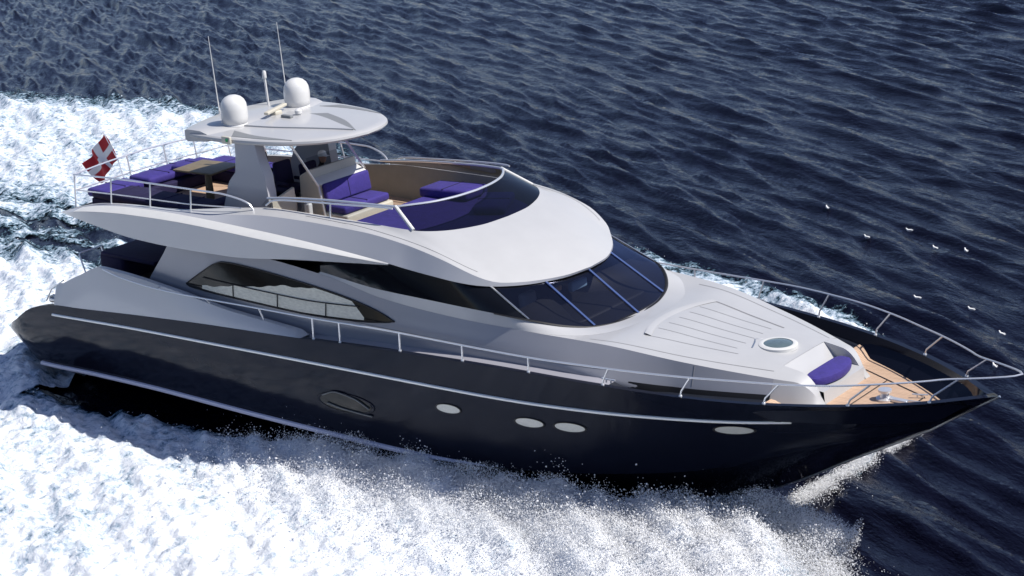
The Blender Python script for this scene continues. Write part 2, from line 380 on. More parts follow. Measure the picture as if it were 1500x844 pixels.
# ledge under the side windows
kk = np.array([(x, -float(kw(x)), float(kz_(x))) for x in np.linspace(10.25, 16.5, 60)])
kk = [(x, -float(kw(x))+.002, float(kz_(x))) for x in np.linspace(10.25, 15.5, 40)]+[(x, -y, roof_z(x, y)+.003) for x, y in ((16.05, 2.02), (16.5, 1.6), (16.8, 1.1), (16.93, .55), (16.96, 0))]
kk = curve3(kk, 60)
for i in range(60):
    if kk[i][0] > 15.6: kk[i][2] = roof_z(kk[i][0], kk[i][1])+.002
c.both([kk*(1-t)+gb*t for t in np.linspace(0, 1, 6)])
# arms beside the bow seat (x 20.02 .. 20.95): top from knuckle to inner face
arm = []
for x in np.linspace(20.10, 21.0, 16):
    wi = .72; z = float(kz_(min(x, 20.95))); wo = max(float(kw(min(x, 20.95))), wi+.08); dr = .34*max(0, (x-20.5)/.45)**2
    arm.append([(x, -wi, 2.44), (x, -wi, roof_z(x, wi)-dr), (x, -(wi+wo)/2, roof_z(x, (wi+wo)/2)-dr), (x, -wo, z-dr*.9), (x, -(wo+.17), 2.43)])
c.both(arm)
f0 = arm[-1]; foot = [(20.95, -f0[0][1]*-1, 2.45)]
e = arm[-1]
c.add(e, [(0, 1, 2, 3, 4)]); c.add([(p[0], -p[1], p[2]) for p in e], [(4, 3, 2, 1, 0)])
# aft wall and floor of the seat recess
ry_ = np.linspace(-.72, .72, 13)
c.grid([[(20.12, y, roof_z(20.12, y)) for y in ry_], [(20.40, y, 2.74) for y in ry_], [(20.94, y, 2.68) for y in ry_], [(20.97, y, 2.43) for y in ry_]])
coach = c.build('coachroof', WHITE, Y, smooth=28)
# bow seat cushion: rounded front
q = MB(); n = 24; rings = []
for s_, z_ in ((.97, 2.72), (1.0, 2.76), (1.0, 2.82), (.97, 2.855), (.9, 2.87)):
    r = []
    for a in range(n+1):
        t = -1+2*a/n; r.append((20.56+(.20+.16*(1-t*t))*s_-.06*abs(t)**8, .66*t*s_, z_))
    for a in range(n, -1, -1):
        t = -1+2*a/n; r.append((20.50-.02*s_+.06*abs(t)**8, .66*t*s_, z_))
    rings.append(r)
q.grid(rings, close_v=True); q.add(rings[-1], [list(range(len(rings[-1])))]); q.build('bow_seat_cushion', PURPLE, Y)
# sunpad platform on the coachroof: raised curved aft lip, side grooves and seams
SEAM = mat('grey_seam', (.20, .20, .21), .6)
q = MB(); P = [(17.25-.38*((y/1.12)**2)*0+.30*(1-(y/1.12)**2)*-1+.2, y, 0) for y in np.linspace(-1.12, 1.12, 30)]
P = [(x, y, roof_z(x, y)+.0) for x, y, _ in P]
rows = [[(x-.03, y, z+.002) for x, y, z in P], [(x-.02, y, z+.028) for x, y, z in P], [(x+.02, y, z+.03) for x, y, z in P], [(x+.13, y, z+.004) for x, y, z in P]]
q.grid(rows); q.build('sunpad_lip', WHITE, coach)
q = MB()
def on_roof(qq, pts, wd, lift=.004):
    for a, b in zip(pts[:-1], pts[1:]):
        a = np.array(a); b = np.array(b); d = (b-a)/np.linalg.norm(b-a); nn = np.array([-d[1], d[0]])*wd/2
        V = [a-nn, b-nn, b+nn, a+nn]; qq.add([(p[0], p[1], roof_z(p[0], p[1])+lift) for p in V], [(0, 1, 2, 3)])
L = lambda a, b, k=14: [tuple(np.array(a)*(1-t)+np.array(b)*t) for t in np.linspace(0, 1, k)]
on_roof(q, L((17.45, 1.14), (19.25, .80)), .035)
on_roof(q, [(17.13+.05+.3*(y/1.12)**2, y) for y in np.linspace(-1.12, 1.12, 20)], .02)
for y0 in (.7, .35, 0, -.35, -.7): on_roof(q, L((17.45, y0), (19.1, y0*.85)), .011)
on_roof(q, L((17.45, -1.14), (19.25, -.80)), .012)
q.build('sunpad_seam', SEAM, coach)
for sg in (1, -1):
    q = MB(); on_roof(q, [(x, sg*(float(kw(x))-.22)) for x in np.linspace(16.7, 20.1, 30)], .014); q.build('roof_crease', SEAM, coach)
# round hatch
hz = roof_z(19.6, 0)
q = MB(); q.lathe([(.36, -.03), (.36, .03), (.31, .05), (.27, .045), (.27, .02)], (19.6, 0, hz), 40); ht = q.build('deck_hatch', WHITE2, Y)
q = MB(); q.lathe([(.275, .035), (.2, .05), (.1, .057), (.001, .058)], (19.6, 0, hz), 40); q.build('hatch_glass', SLATE, ht)
q = MB(); q.tube([(19.22, .1, hz+.02), (19.12, -.02, hz+.03), (19.2, -.16, hz+.03), (19.3, -.42, hz+.02)], .018, 6); q.build('hatch_grip', DULL, ht)

for sg in (1, -1):
    q = MB(); q.tube([(18.85, sg*(wall_w(18.85, z)+.002), z) for z in np.linspace(2.75, float(kz_(18.85))-.01, 6)], .006, 5); q.build('panel_joint', SEAM, house)
    q = MB(); q.tube([(x, sg*(wall_w(x, 2.93)+.001), 2.93) for x in np.linspace(6.2, 17.5, 60)], .005, 5); q.build('panel_joint', SEAM, house)
# ------------------------------------------------------------------ glass of the main deck
GK = int(np.argmin(np.abs(gb[:, 0]-15.45)))
GR = np.array([gb*(1-t)+gt*t for t in np.linspace(0, 1, 6)])
q = MB(); q.both(GR[:, GK:]); ws = q.build('windscreen', GLASSW, Y, smooth=60)
for sg in (1, -1):
    q = MB(); q.grid(GR[:, :GK+1]*np.array([1, sg, 1])); q.build('saloon_side_window', GLASSD, Y, smooth=60)
def mull(a, b, wd=.05, mt=MULL):
    k_ = MB(); a = Vector(a); b = Vector(b); d = (b-a).normalized(); side_ = d.cross(Vector((1, 0, .9))).normalized()*wd/2; nn = d.cross(side_).normalized()
    if nn.z < 0: nn = -nn
    P = [a-side_, a+side_, b+side_, b-side_]; P = [p+nn*.004 for p in P]; k_.prism(P, nn*.022); return k_.build('mullion', mt, ws)
def near(arr, y): 
    i = int(np.argmin(abs(abs(arr[:, 1])-y)+(arr[:, 0] < 14)*5)); return arr[i]
for y1, y2 in ((0, 0), (1.07, 1.13)):
    for sg in ((1,) if y1 == 0 else (1, -1)):
        a = near(gt, y1); b = near(gb, y2); mull((a[0], sg*a[1], a[2]), (b[0], sg*b[1], b[2]))
for sg in (1, -1):
    a = near(gt, 1.93); b = gb[int(np.argmin(abs(gb[:, 0]-15.45)))]; mull((a[0], sg*a[1], a[2]), (b[0], sg*b[1], b[2]), .03, DULL if sg == 1 else DULL)
q = MB(); gs = np.array([p for p in gb if p[0] > 14.6]); q.both([gs+np.array([.0, 0, .004]), gs+np.array([.05, -.0, .012]), gs+np.array([.07, -.02, -.01])]); q.build('windscreen_gasket', BLACK, ws)
q = MB(); GS = gb[gb[:, 0] > 14.9]; c0 = np.array([14.9, 0, 0]); rr_ = []
for t in (0.006, .1, .3, .6, .95):
    P = GS*(1-t)+(c0*np.array([1, 0, 0])+GS*np.array([0, .3, 1]))*t; P[:, 2] = np.maximum([roof_z(a, b)+.02 for a, b, _ in P], GS[:, 2]*(1 if t < .05 else .99)); rr_.append(P)
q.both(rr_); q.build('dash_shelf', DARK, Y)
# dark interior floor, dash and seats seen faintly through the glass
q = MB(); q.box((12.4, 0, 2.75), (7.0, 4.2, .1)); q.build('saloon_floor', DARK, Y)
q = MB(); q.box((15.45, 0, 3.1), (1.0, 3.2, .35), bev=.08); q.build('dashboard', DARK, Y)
q = MB(); q.box((14.55, -.95, 3.35), (.16, .42, .55), bev=.06); q.box((14.75, -.95, 3.05), (.45, .42, .16), bev=.05); q.build('pilot_seat', WHITE2, Y)
q = MB(); q.box((14.95, .15, 3.52), (.12, .5, .18), bev=.03); q.build('instrument_panel', mat('pale_blue_panel', (.35, .55, .75), .4), Y)
q = MB(); q.box((14.9, -.45, 3.60), (.1, .22, .12), bev=.03); q.build('instrument_hood', mat('tan_leather', (.6, .38, .2), .5), Y)

# salon quarter window on the house side
win = [(6.22, 2.97), (6.75, 3.30), (7.2, 3.55), (7.45, 3.62), (7.8, 3.63), (8.47, 3.61), (9.67, 3.53), (10.82, 3.42), (11.92, 3.23), (12.35, 3.10), (12.18, 3.06), (11.14, 2.94), (9.58, 2.87), (7.93, 2.88), (6.35, 2.92)]
def house_pt(x, z, off): return (x, -(wall_w(x, z)+off), z)
top = pch([p[0] for p in win[:10]], [p[1] for p in win[:10]]); bl = win[10:][::-1]; bot = pch([6.22]+[p[0] for p in bl]+[12.35], [2.97]+[p[1] for p in bl]+[3.10])
xs_ = 6.22+(12.35-6.22)*(1-np.cos(np.linspace(0, math.pi, 60)))/2
for sg in (1, -1):
    q = MB(); rows = []
    for t in np.linspace(0, 1, 7):
        rows.append([(lambda p: (p[0], sg*p[1], p[2]))(house_pt(x, float(bot(x))*(1-t)+float(top(x))*t, .012)) for x in xs_])
    q.grid(rows); so_ = q.build('salon_window', None, Y) if False else None
    WG = bpy.data.materials.get('salon_glass')
    if WG is None:
        WG = mat('salon_glass', (.014, .012, .009), .06, spec=.35)
    so_ = q.build('salon_window', WG, Y, smooth=60)
    q = MB(); loop = [house_pt(x, float(top(x)), .014) for x in xs_]+[house_pt(x, float(bot(x)), .014) for x in xs_[::-1]]
    q.tube([(p[0], sg*p[1], p[2]) for p in loop], .014, 5, caps=False); q.build('window_frame', BLACK, so_)
    # blinds drawn over the lower two thirds
    BL = bpy.data.materials.get('cream_blind') or mat('cream_blind', (.66, .64, .54), .5, coat=.3, noise=.25, nscale=9, stretch=(1, 1, 3))
    q = MB(); xb = np.linspace(6.75, 11.55, 70)
    tb = [min(float(top(x))-.03, float(bot(x))+.08+.40*min(1, (x-6.6)/2.6)+.012*math.sin(5*x)+.010*math.sin(13*x)+(.0 if x < 9 else .12*min(1, (x-9)/1.5))) for x in xb]
    tb = [min(t, float(bot(x))+.02+.9*max(0, 11.62-x)) for t, x in zip(tb, xb)]
    rows = [[(lambda p: (p[0], sg*p[1], p[2]))(house_pt(x, (float(bot(x))+.035)*(1-t)+tz*t, .018)) for x, tz in zip(xb, tb)] for t in np.linspace(0, 1, 4)]
    q.grid(rows); q.build('blind', BL, so_)
    q = MB()
    q.tube([(lambda p: (p[0], sg*p[1], p[2]))(house_pt(x, float(bot(x))+.30, .03)) for x in np.linspace(6.8, 11.4, 20)], .012, 5)
    for xm in (7.75, 9.1, 10.5): q.tube([(lambda p: (p[0], sg*p[1], p[2]))(house_pt(xm, z, .03)) for z in np.linspace(float(bot(xm)), float(bot(xm))+.30, 4)], .012, 5)
    q.build('glazing_bar', BLACK, so_)

# ------------------------------------------------------------------ flybridge shell
L1 = curve3([(2.45, -2.62, 4.14), (3.6, -2.62, 3.98), (4.93, -2.62, 3.85), (5.97, -2.62, 3.83), (7.85, -2.62, 3.87), (10.05, -2.6, 4.09), (12.4, -2.52, 4.30)], 60)
E2 = curve3([(2.55, -2.75, 4.20), (3.6, -2.78, 4.35), (4.94, -2.78, 4.45), (6.72, -2.78, 4.49), (8.05, -2.78, 4.47), (9.13, -2.77, 4.44), (11.2, -2.70, 4.39), (12.42, -2.54, 4.32)], 60)
E1 = curve3([(2.65, -2.55, 4.24), (3.6, -2.55, 4.42), (4.72, -2.55, 4.53), (6.52, -2.56, 4.58), (8.94, -2.57, 4.54), (11.01, -2.57, 4.45), (12.44, -2.53, 4.335)], 60)
Li = L1.copy(); Li[:, 1] = -2.0; Li[:, 2] = np.maximum(L1[:, 2], 3.95)
q = MB(); q.both([Li, L1, E2, E1])
for sg in (1, -1):
    q2 = MB(); q2.grid(np.array([E2+np.array([0, 0, .004]), E2*.5+E1*.5+np.array([0, 0, .012]), E1+np.array([0, 0, .008])])[:, 3:]*np.array([1, sg, 1])); q2.build('brow_crest_highlight', WHITE2, Y)  # sunlit ledge highlight put into the colour: crest whiter than the brow
q.grid([[Li[0], L1[0], E2[0], E1[0]], mirror([Li[0], L1[0], E2[0], E1[0]])])
brow = q.build('side_brow', GREY, Y, smooth=26)
lower = np.vstack([E1[:-1], curve3([(12.44, -2.53, 4.335), (12.85, -2.46, 4.26), (13.6, -2.38, 4.17), (14.2, -2.16, 4.06), (14.62, -1.80, 3.99), (15.05, -1.22, 3.955), (15.33, -.55, 3.95), (15.39, 0, 3.95)], 40)])
O = curve3([(2.75, -2.50, 4.26), (3.6, -2.50, 4.44), (4.72, -2.50, 4.545), (6.2, -2.48, 4.60), (7.4, -2.36, 4.66), (9.0, -2.31, 4.80), (10.2, -2.30, 4.82), (11.6, -2.30, 4.80), (12.58, -2.30, 4.71), (13.7, -2.24, 4.46), (14.3, -2.06, 4.20), (14.62, -1.78, 4.06), (15.06, -1.2, 4.01), (15.35, -.55, 4.0), (15.42, 0, 4.0)], 99)
lowr = curve3(lower, 99)
q = MB(); q.both([lowr*(1-t)+O*t for t in np.linspace(0, 1, 5)])
coam = q.build('flybridge_coaming', GREY, Y, smooth=30)
Iin = curve3([(2.75, -2.36, 4.27), (3.6, -2.36, 4.45), (4.72, -2.36, 4.55), (6.2, -2.30, 4.61), (7.4, -2.05, 4.72), (9.0, -1.97, 4.87), (11.0, -1.96, 4.88), (12.0, -1.95, 4.87), (12.6, -1.88, 4.85), (12.95, -1.62, 4.82), (13.22, -1.15, 4.79), (13.38, -.55, 4.77), (13.42, 0, 4.77)], 99)
q = MB(); rows = []
for t in np.linspace(0, 1, 12):
    P = O*(1-t)+Iin*t; bulge = pch([2, 12, 13.5, 15.5], [.0, .02, .07, .12])(P[:, 0]); P[:, 2] += bulge*4*t*(1-t)*np.where(P[:, 0] > 11, 1, .4); rows.append(P)
q.both(rows); roof = q.build('wheelhouse_roof', WHITE, Y, smooth=30)
# fine seam where the roof meets its side shoulder
RA = np.array(rows)
def roof_at(i_, j_):
    i0, j0 = int(i_), int(j_); a, b = i_-i0, j_-j0; i1, j1 = min(i0+1, RA.shape[0]-1), min(j0+1, RA.shape[1]-1)
    return RA[i0, j0]*(1-a)*(1-b)+RA[i1, j0]*a*(1-b)+RA[i0, j1]*(1-a)*b+RA[i1, j1]*a*b
jA = float(np.argmin(np.abs(O[:, 0]-10.5))); jB = float(np.argmin(np.abs(O[:, 0]-14.45)))
for sg in (1, -1):
    q = MB(); P = [roof_at(6.5-5.2*t**1.5, jA+(jB-jA)*t)*np.array([1, sg, 1])+np.array([0, 0, .003]) for t in np.linspace(0, 1, 60)]; q.tube(P, .005, 5); q.build('roof_seam', SEAM, roof)
# roof underside
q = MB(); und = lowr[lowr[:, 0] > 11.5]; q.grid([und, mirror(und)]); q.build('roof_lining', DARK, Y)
# inner walls and floor of the flybridge
FZ = 4.10
wi = Iin.copy(); wi[:, 2] = FZ; wi[:, 1] *= .985
q = MB(); q.both([Iin, wi]); q.build('flybridge_inner_wall', BEIGE, Y, smooth=30)
q = MB(); q.grid([wi, wi*np.array([1, .4, 1]), mirror(wi*np.array([1, .4, 1])), mirror(wi)]); q.build('flybridge_floor', TEAK, Y)
q = MB(); q.box((2.73, 0, 4.15), (.10, 4.9, .16), bev=.03); q.build('flybridge_aft_sill', GREY, Y)
# soffit of the overhang
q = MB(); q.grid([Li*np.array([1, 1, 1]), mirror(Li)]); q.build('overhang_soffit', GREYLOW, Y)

# flybridge windscreen: smoked front from the struts forward, clear low side panes aft
rimz = lambda x: float(pch([8.2, 9.5, 11.9, 12.6], [4.98, 5.10, 5.20, 5.20])(x))
rim = curve3([(8.35, -1.75, 4.97), (9.0, -1.72, 5.04), (10, -1.72, 5.12), (11.2, -1.72, 5.18), (11.9, -1.66, 5.20), (12.2, -1.38, 5.21), (12.45, -.95, 5.21), (12.58, -.45, 5.21), (12.62, 0, 5.21)], 80)
bs = curve3([(8.35, -1.95, 4.86), (9.0, -1.96, 4.875), (10, -1.96, 4.885), (11.2, -1.955, 4.885), (12.55, -1.89, 4.855), (12.95, -1.62, 4.825), (13.22, -1.15, 4.795), (13.38, -.55, 4.775), (13.42, 0, 4.775)], 80)
SP = 52
q = MB(); q.both([(bs*(1-t)+rim*t)[SP:] for t in np.linspace(0, 1, 5)]); fw = q.build('flybridge_screen', GLASST, Y, smooth=60)
for sg in (1, -1):
    q = MB(); q.grid([(bs*(1-t)+rim*t)[:SP+1]*np.array([1, sg, 1]) for t in np.linspace(0, 1, 3)]); q.build('side_screen', GLASSC, Y, smooth=60)
q = MB(); full = np.vstack([rim, mirror(rim)[::-1][1:]]); q.tube(full, .028, 8); q.build('screen_rim', STEEL, fw)
for sg in (1, -1):
    q = MB(); a = bs[SP].copy(); b = rim[SP].copy(); q.tube([(a[0], sg*a[1], a[2]), (b[0], sg*b[1], b[2])], .04, 8); q.build('screen_strut', WHITE2, fw)

# ------------------------------------------------------------------ side wings aft, transom, cockpit
WT = pch([1.84, 2.7, 3.6, 4.3, 6.1, 7.83, 9.5, 9.95, 10.12], [2.30, 2.68, 3.00, 2.99, 2.88, 2.71, 2.63, 2.60, 2.51])
WX = np.concatenate([np.linspace(1.75, 9.6, 50), np.linspace(9.7, 10.15, 8)])
q = MB(); rows = []
for t in (0, .25, .5, .75, 1.0):
    rows.append([(x, -(float(hb(x))-.004-.16*t**1.3), float(sheer_z(x))*(1-t)+max(float(WT(x)), float(sheer_z(x))+.004)*t) for x in WX])
inn = [(x, -(float(hb(x))-.28), max(float(WT(x)), float(sheer_z(x))+.004)+.004) for x in WX]
inn2 = [(x, -(float(hb(x))-.30), float(sheer_z(x))-.1) for x in WX]
for sg in (1, -1):
    q = MB(); RR = np.array(rows+[inn, inn2])*np.array([1, sg, 1]); q.grid(RR); q.add(RR[:, 0], [list(range(len(RR)))]); q.build('quarter_wing', WING, Y, smooth=30)
q = MB(); q.grid([[(1.75, -2.3, 1.0), (1.75, 2.3, 1.0)], [(1.95, -2.3, 2.28), (1.95, 2.3, 2.28)], [(2.05, -2.3, 2.33), (2.05, 2.3, 2.33)], [(2.3, -2.3, 2.30), (2.3, 2.3, 2.30)], [(2.32, -2.3, 1.6), (2.32, 2.3, 1.6)]]); q.build('transom', GREY, Y)
# cockpit interior: dark sofa and canvas screen under the overhang, aft saloon bulkhead
q = MB(); q.box((2.75, -.15, 2.62), (.85, 3.1, .62), bev=.10); q.box((3.9, 1.35, 2.45), (2.2, .7, .6), bev=.1); q.box((3.35, -.75, 2.92), (1.9, 1.9, .10), bev=.04); q.build('cockpit_sofa', DPURPLE, Y)
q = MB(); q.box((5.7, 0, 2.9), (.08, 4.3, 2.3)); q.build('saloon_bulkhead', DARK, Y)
q = MB(); q.grid([[(3.6, -2.35, 1.7), (5.9, -2.35, 1.7)], [(3.6, -2.36, 2.75), (5.9, -2.36, 2.80)]]); q.build('cockpit_side_lining', TAUPE, Y)
# stern rail and fairlead
q = MB(); q.tube([(1.85, -1.75, 2.28), (1.62, -1.71, 2.78), (1.62, -1.68, 2.82), (1.62, -1.06, 2.82), (1.85, -1.08, 2.30)], .02, 6); q.build('stern_handrail', STEEL, Y)
q = MB(); q.box((1.5, -2.45, 1.86), (.4, .16, .12), bev=.04); q.tube([(1.35, -2.5, 1.93), (1.5, -2.5, 2.0), (1.65, -2.5, 1.93)], .025, 8); q.build('stern_fairlead', DULL, Y)
q = MB(); q.tube([(.9, -2.3, 1.7), (1.2, -2.32, 2.05), (1.75, -2.35, 2.35)], .018, 6); q.build('boarding_handrail', STEEL, Y)

# ------------------------------------------------------------------ side decks: guard rails
rx = [3.76, 4.35, 5.65, 8.9, 10.4, 12.8, 16, 17.6, 19.1, 20.3, 21.4, 22.4, 23.2, 23.8, 24.28]
rzv = [3.02, 2.93, 2.86, 2.95, 2.99, 3.08, 3.11, 3.16, 3.21, 3.24, 3.24, 3.28, 3.32, 3.36, 3.40]
rzf = pch(rx, rzv)
def rail_w(x): return float(hb(min(x, 23.9)))-.08+.14*min(1, max(0, (x-17)/4))
RP = []
for x in np.linspace(3.76, 23.2, 90): RP.append((x, -rail_w(x), float(rzf(x))))
w23 = rail_w(23.19)
RP += [(23.6, -w23*.70, 3.345), (23.95, -w23*.42, 3.37), (24.2, -w23*.17, 3.39), (24.28, 0, 3.40)]
RP = curve3(RP, 140)
pz = lambda x: np.interp(x, [5, 13, 18.5, 23], [.05, .15, .12, 0])
RQ = mirror(RP); RQ[:, 2] += pz(RQ[:, 0])
q = MB(); q.tube(np.vstack([RP, RQ[::-1][1:]]), .018, 8); gr = q.build('guard_rail', STEEL, Y)
for sg in (1, -1):
    for x in (5.66, 7.26, 8.91, 10.47, 11.22, 12.84, 14.42, 15.97, 17.56, 19.06, 20.5, 21.8, 22.95):
        lean = .0 if x < 17 else .10+.06*(x-17)
        zf_ = float(sheer_z(x)) if x > 10.2 else max(float(WT(x))-.02, float(sheer_z(x)))
        xt = min(x+lean, 23.6); wt = np.interp(xt, RP[:, 0], -RP[:, 1]); zt = np.interp(xt, RP[:, 0], RP[:, 2])+(float(pz(xt)) if sg == -1 else 0)
        fw_ = float(hb(x))-(.07 if x > 10.2 else .2)
        q = MB(); q.tube([(x, -sg*fw_, zf_), (x*.9+xt*.1, -sg*(fw_*.8+wt*.2), zf_*.75+zt*.25), (xt, -sg*wt, zt)], .018, 6)
        q.lathe([(.001, .02), (.03, .02), (.035, 0)], (x, -sg*fw_, zf_), 10); q.build('stanchion', STEEL, gr)

# flybridge rails
def rail(name, pts, posts, r=.02, mid=None):
    q = MB(); q.tube(curve3(pts, 60), r, 8)
    if mid: q.tube(curve3(mid, 40), r*.8, 6)
    o = q.build(name, STEEL, Y)
    for a, b in posts:
        q = MB(); q.tube([a, b], r*.9, 6); q.build('rail_post', STEEL, o)
    return o
for sg in (-1, 1):
    T = [(2.62, sg*2.3, 4.98), (4.12, sg*2.3, 5.05), (6.17, sg*2.3, 5.09), (7.4, sg*2.27, 5.10), (7.9, sg*2.2, 5.03), (8.2, sg*2.12, 4.90), (8.28, sg*2.1, 4.76)]
    M_ = [(2.64, sg*2.3, 4.62), (4.1, sg*2.3, 4.68), (6.17, sg*2.3, 4.74), (8.0, sg*2.18, 4.82)]
    po = [((x, sg*2.4, float(np.interp(x, E1[:, 0], E1[:, 2]))), (x-.03, sg*2.3, float(np.interp(x, [2.6, 4.1, 6.2, 7.4], [4.98, 5.05, 5.09, 5.1])))) for x in (2.68, 3.97, 5.3, 6.62)]
    rail('flybridge_side_rail', T, po, mid=M_)
    T2 = [(8.55, sg*2.0, 4.90), (8.75, sg*1.97, 5.02), (9.6, sg*1.95, 5.10), (10.8, sg*1.93, 5.17), (11.9, sg*1.86, 5.22), (12.0, sg*1.84, 5.21)]
    rail('coaming_grab_rail', T2, [((10.4, sg*1.99, 4.87), (10.39, sg*1.94, 5.15))])
ys_ = [-2.3, -.69, .42, 1.35, 2.3]
rail('flybridge_aft_rail', [(2.62, -2.3, 4.98), (2.55, -1.2, 5.03), (2.52, 0, 5.06), (2.55, 1.2, 5.03), (2.62, 2.3, 4.98)], [((2.68, y, 4.2), (2.56, y, 5.04)) for y in ys_[1:-1]], mid=[(2.64, -2.3, 4.62), (2.56, 0, 4.64), (2.64, 2.3, 4.62)])

# ------------------------------------------------------------------ flybridge furniture
def cushion(name, c, d, mt=PURPLE, rz=0, ry=0, bev=.07, label=None):
    q = MB(); q.box((0, 0, 0), d, bev=min(bev, min(d)*.45)); o = q.build(name, mt, Y, label=label); o.location = c; o.rotation_euler = (0, ry, rz)
    q = MB(); x, y, z = d[0]/2-.015, d[1]/2-.015, d[2]*.18; n_ = 1+int(max(d[0], d[1])/.75); lx = d[0] > d[1]
    for i_ in range(1, n_):
        t = -1+2*i_/n_; P = [((t*x) if lx else -x, -y if lx else t*y, d[2]/2), ((t*x) if lx else x, y if lx else t*y, d[2]/2)] if d[2] < .35 else [(x+.012, t*y, -d[2]/2+.04), (x+.012, t*y, d[2]/2-.04)]
        q = MB(); q.tube(P, .012, 5); q.build('piping', DPURPLE, o)
    return o
# aft lounge: U sofa round the table
q = MB(); q.box((4.6, -1.60, 4.24), (3.7, .80, .28), bev=.04); q.box((3.05, -.1, 4.24), (.8, 3.4, .28), bev=.04); q.box((4.5, 1.45, 4.24), (3.2, .7, .28), bev=.04); q.box((6.3, -.2, 4.24), (.5, 2.2, .28), bev=.04); q.build('sofa_base', DPURPLE, Y)
cushion('seat_cushion', (4.65, -1.62, 4.47), (3.7, .82, .18), DPURPLE); cushion('seat_cushion', (2.98, -1.45, 4.49), (.75, 1.1, .2)); cushion('seat_cushion', (2.95, .2, 4.49), (.75, 1.9, .2))
cushion('seat_cushion', (3.55, .55, 4.62), (.85, .95, .16)); cushion('seat_cushion', (4.6, 1.45, 4.47), (3.0, .72, .18)); cushion('seat_cushion', (6.35, -.4, 4.48), (.45, 1.9, .2), DPURPLE)
q = MB(); q.box((4.62, -.08, 4.84), (1.22, 1.0, .05), bev=.02, rz=.08); q.tube([(4.62, -.08, 4.1), (4.62, -.08, 4.82)], [.10, .07], 12); tb_ = q.build('cocktail_table', BROWN, Y)
# hardtop support arch (starboard and port legs), with flared bases
for sg, dx in ((-1, 0), (1, -.75)):
    yo, yi = (1.66, 1.42) if sg == -1 else (1.25, 1.02)
    secs = [(4.10, 6.72, 8.32), (4.55, 6.85, 8.28), (5.05, 7.05, 8.28), (5.18, 7.12, 8.26), (5.40, 7.34, 8.24), (5.75, 7.40, 8.10), (6.08, 7.42, 8.02)]
    q = MB(); q.grid([[(a+dx, sg*yo, z), ((a+b)/2+dx, sg*(yo+.03), z), (b+dx, sg*yo, z), (b+dx, sg*yi, z), (a+dx, sg*yi, z)] for z, a, b in secs], close_v=True)
    q.build('arch_leg', GREY, Y, smooth=30)
# wet-bar cabinet faces, facing forward
q = MB(); q.prism([(8.32, -1.64, 4.42), (8.32, -.98, 4.50), (8.30, -.98, 5.02), (8.30, -1.64, 4.85)], (.07, 0, 0)); q.box((8.42, -1.38, 4.27), (.22, .5, .28), bev=.02); q.build('wet_bar_cabinet', CREAM, Y, smooth=20)
# console + bench facing forward
q = MB(); q.prism([(8.0, -.5, FZ), (8.62, -.5, FZ), (8.72, -.5, 4.45), (8.66, -.5, 4.98), (8.42, -.5, 5.05), (8.38, -.5, 5.30), (8.05, -.5, 5.12)], (0, 1.42, 0)); q.build('helm_console', CREAM, Y, smooth=20, bev=.03)
q = MB(); q.box((8.55, .21, 5.03), (.30, 1.42, .05), bev=.02, ry=.35); q.build('console_cap', WHITE2, Y)
q = MB(); q.box((9.02, .21, 4.24), (.80, 1.46, .30), bev=.04); q.build('bench_base', CREAM, Y)
cushion('bench_back_cushion', (8.76, .21, 4.79), (.13, 1.38, .44), ry=-.16, bev=.05); cushion('bench_seat_cushion', (9.04, .21, 4.48), (.62, 1.40, .17), bev=.06)
q = MB(); q.grid([[(8.40, -.45, 5.28), (8.40, .85, 5.28)], [(8.20, -.40, 5.50), (8.20, .80, 5.50)]]); q.build('helm_wind_deflector', GLASSC, Y)
q = MB(); q.lathe([(.17, -.015), (.19, 0), (.17, .015), (.155, 0)], (0, 0, 0), 28); q.tube([(-.16, 0, 0), (.16, 0, 0)], .012, 6); q.tube([(0, -.16, 0), (0, .16, 0)], .012, 6); o = q.build('steering_wheel', BLACK, Y); o.location = (7.93, .5, 5.02); o.rotation_euler = (0, R_(-60), 0)
def helm_chair(x, y, mt=DPURPLE, dz=0):
    q = MB(); q.tube([(x, y, 4.1), (x, y, 4.62+dz)], [.09, .06], 12); o = q.build('helm_chair', STEEL, Y)
    q = MB(); q.box((x, y, 4.72+dz), (.52, .52, .16), bev=.06); q.build('seat', mt, o)
    q = MB(); q.box((x-.23, y, 5.02+dz), (.13, .50, .58), bev=.06, ry=-.12); q.build('backrest', mt, o)
    for s2 in (-1, 1):
        q = MB(); q.box((x, y+.27*s2, 4.88+dz), (.36, .06, .07), bev=.02); q.build('armrest', mt, o)
helm_chair(7.50, -.22); helm_chair(7.45, .60, dz=-.22); helm_chair(6.15, .35, dz=-.1)
q = MB(); q.box((9.55, -.62, 4.32), (.22, .14, .42), bev=.03); 
q = MB(); q.box((8.62, -.86, 4.42), (.16, .12, .50), bev=.03); q.box((8.5, -.98, 4.30), (.14, .10, .2), bev=.02); q.build('fire_extinguisher_locker', WHITE2, Y)
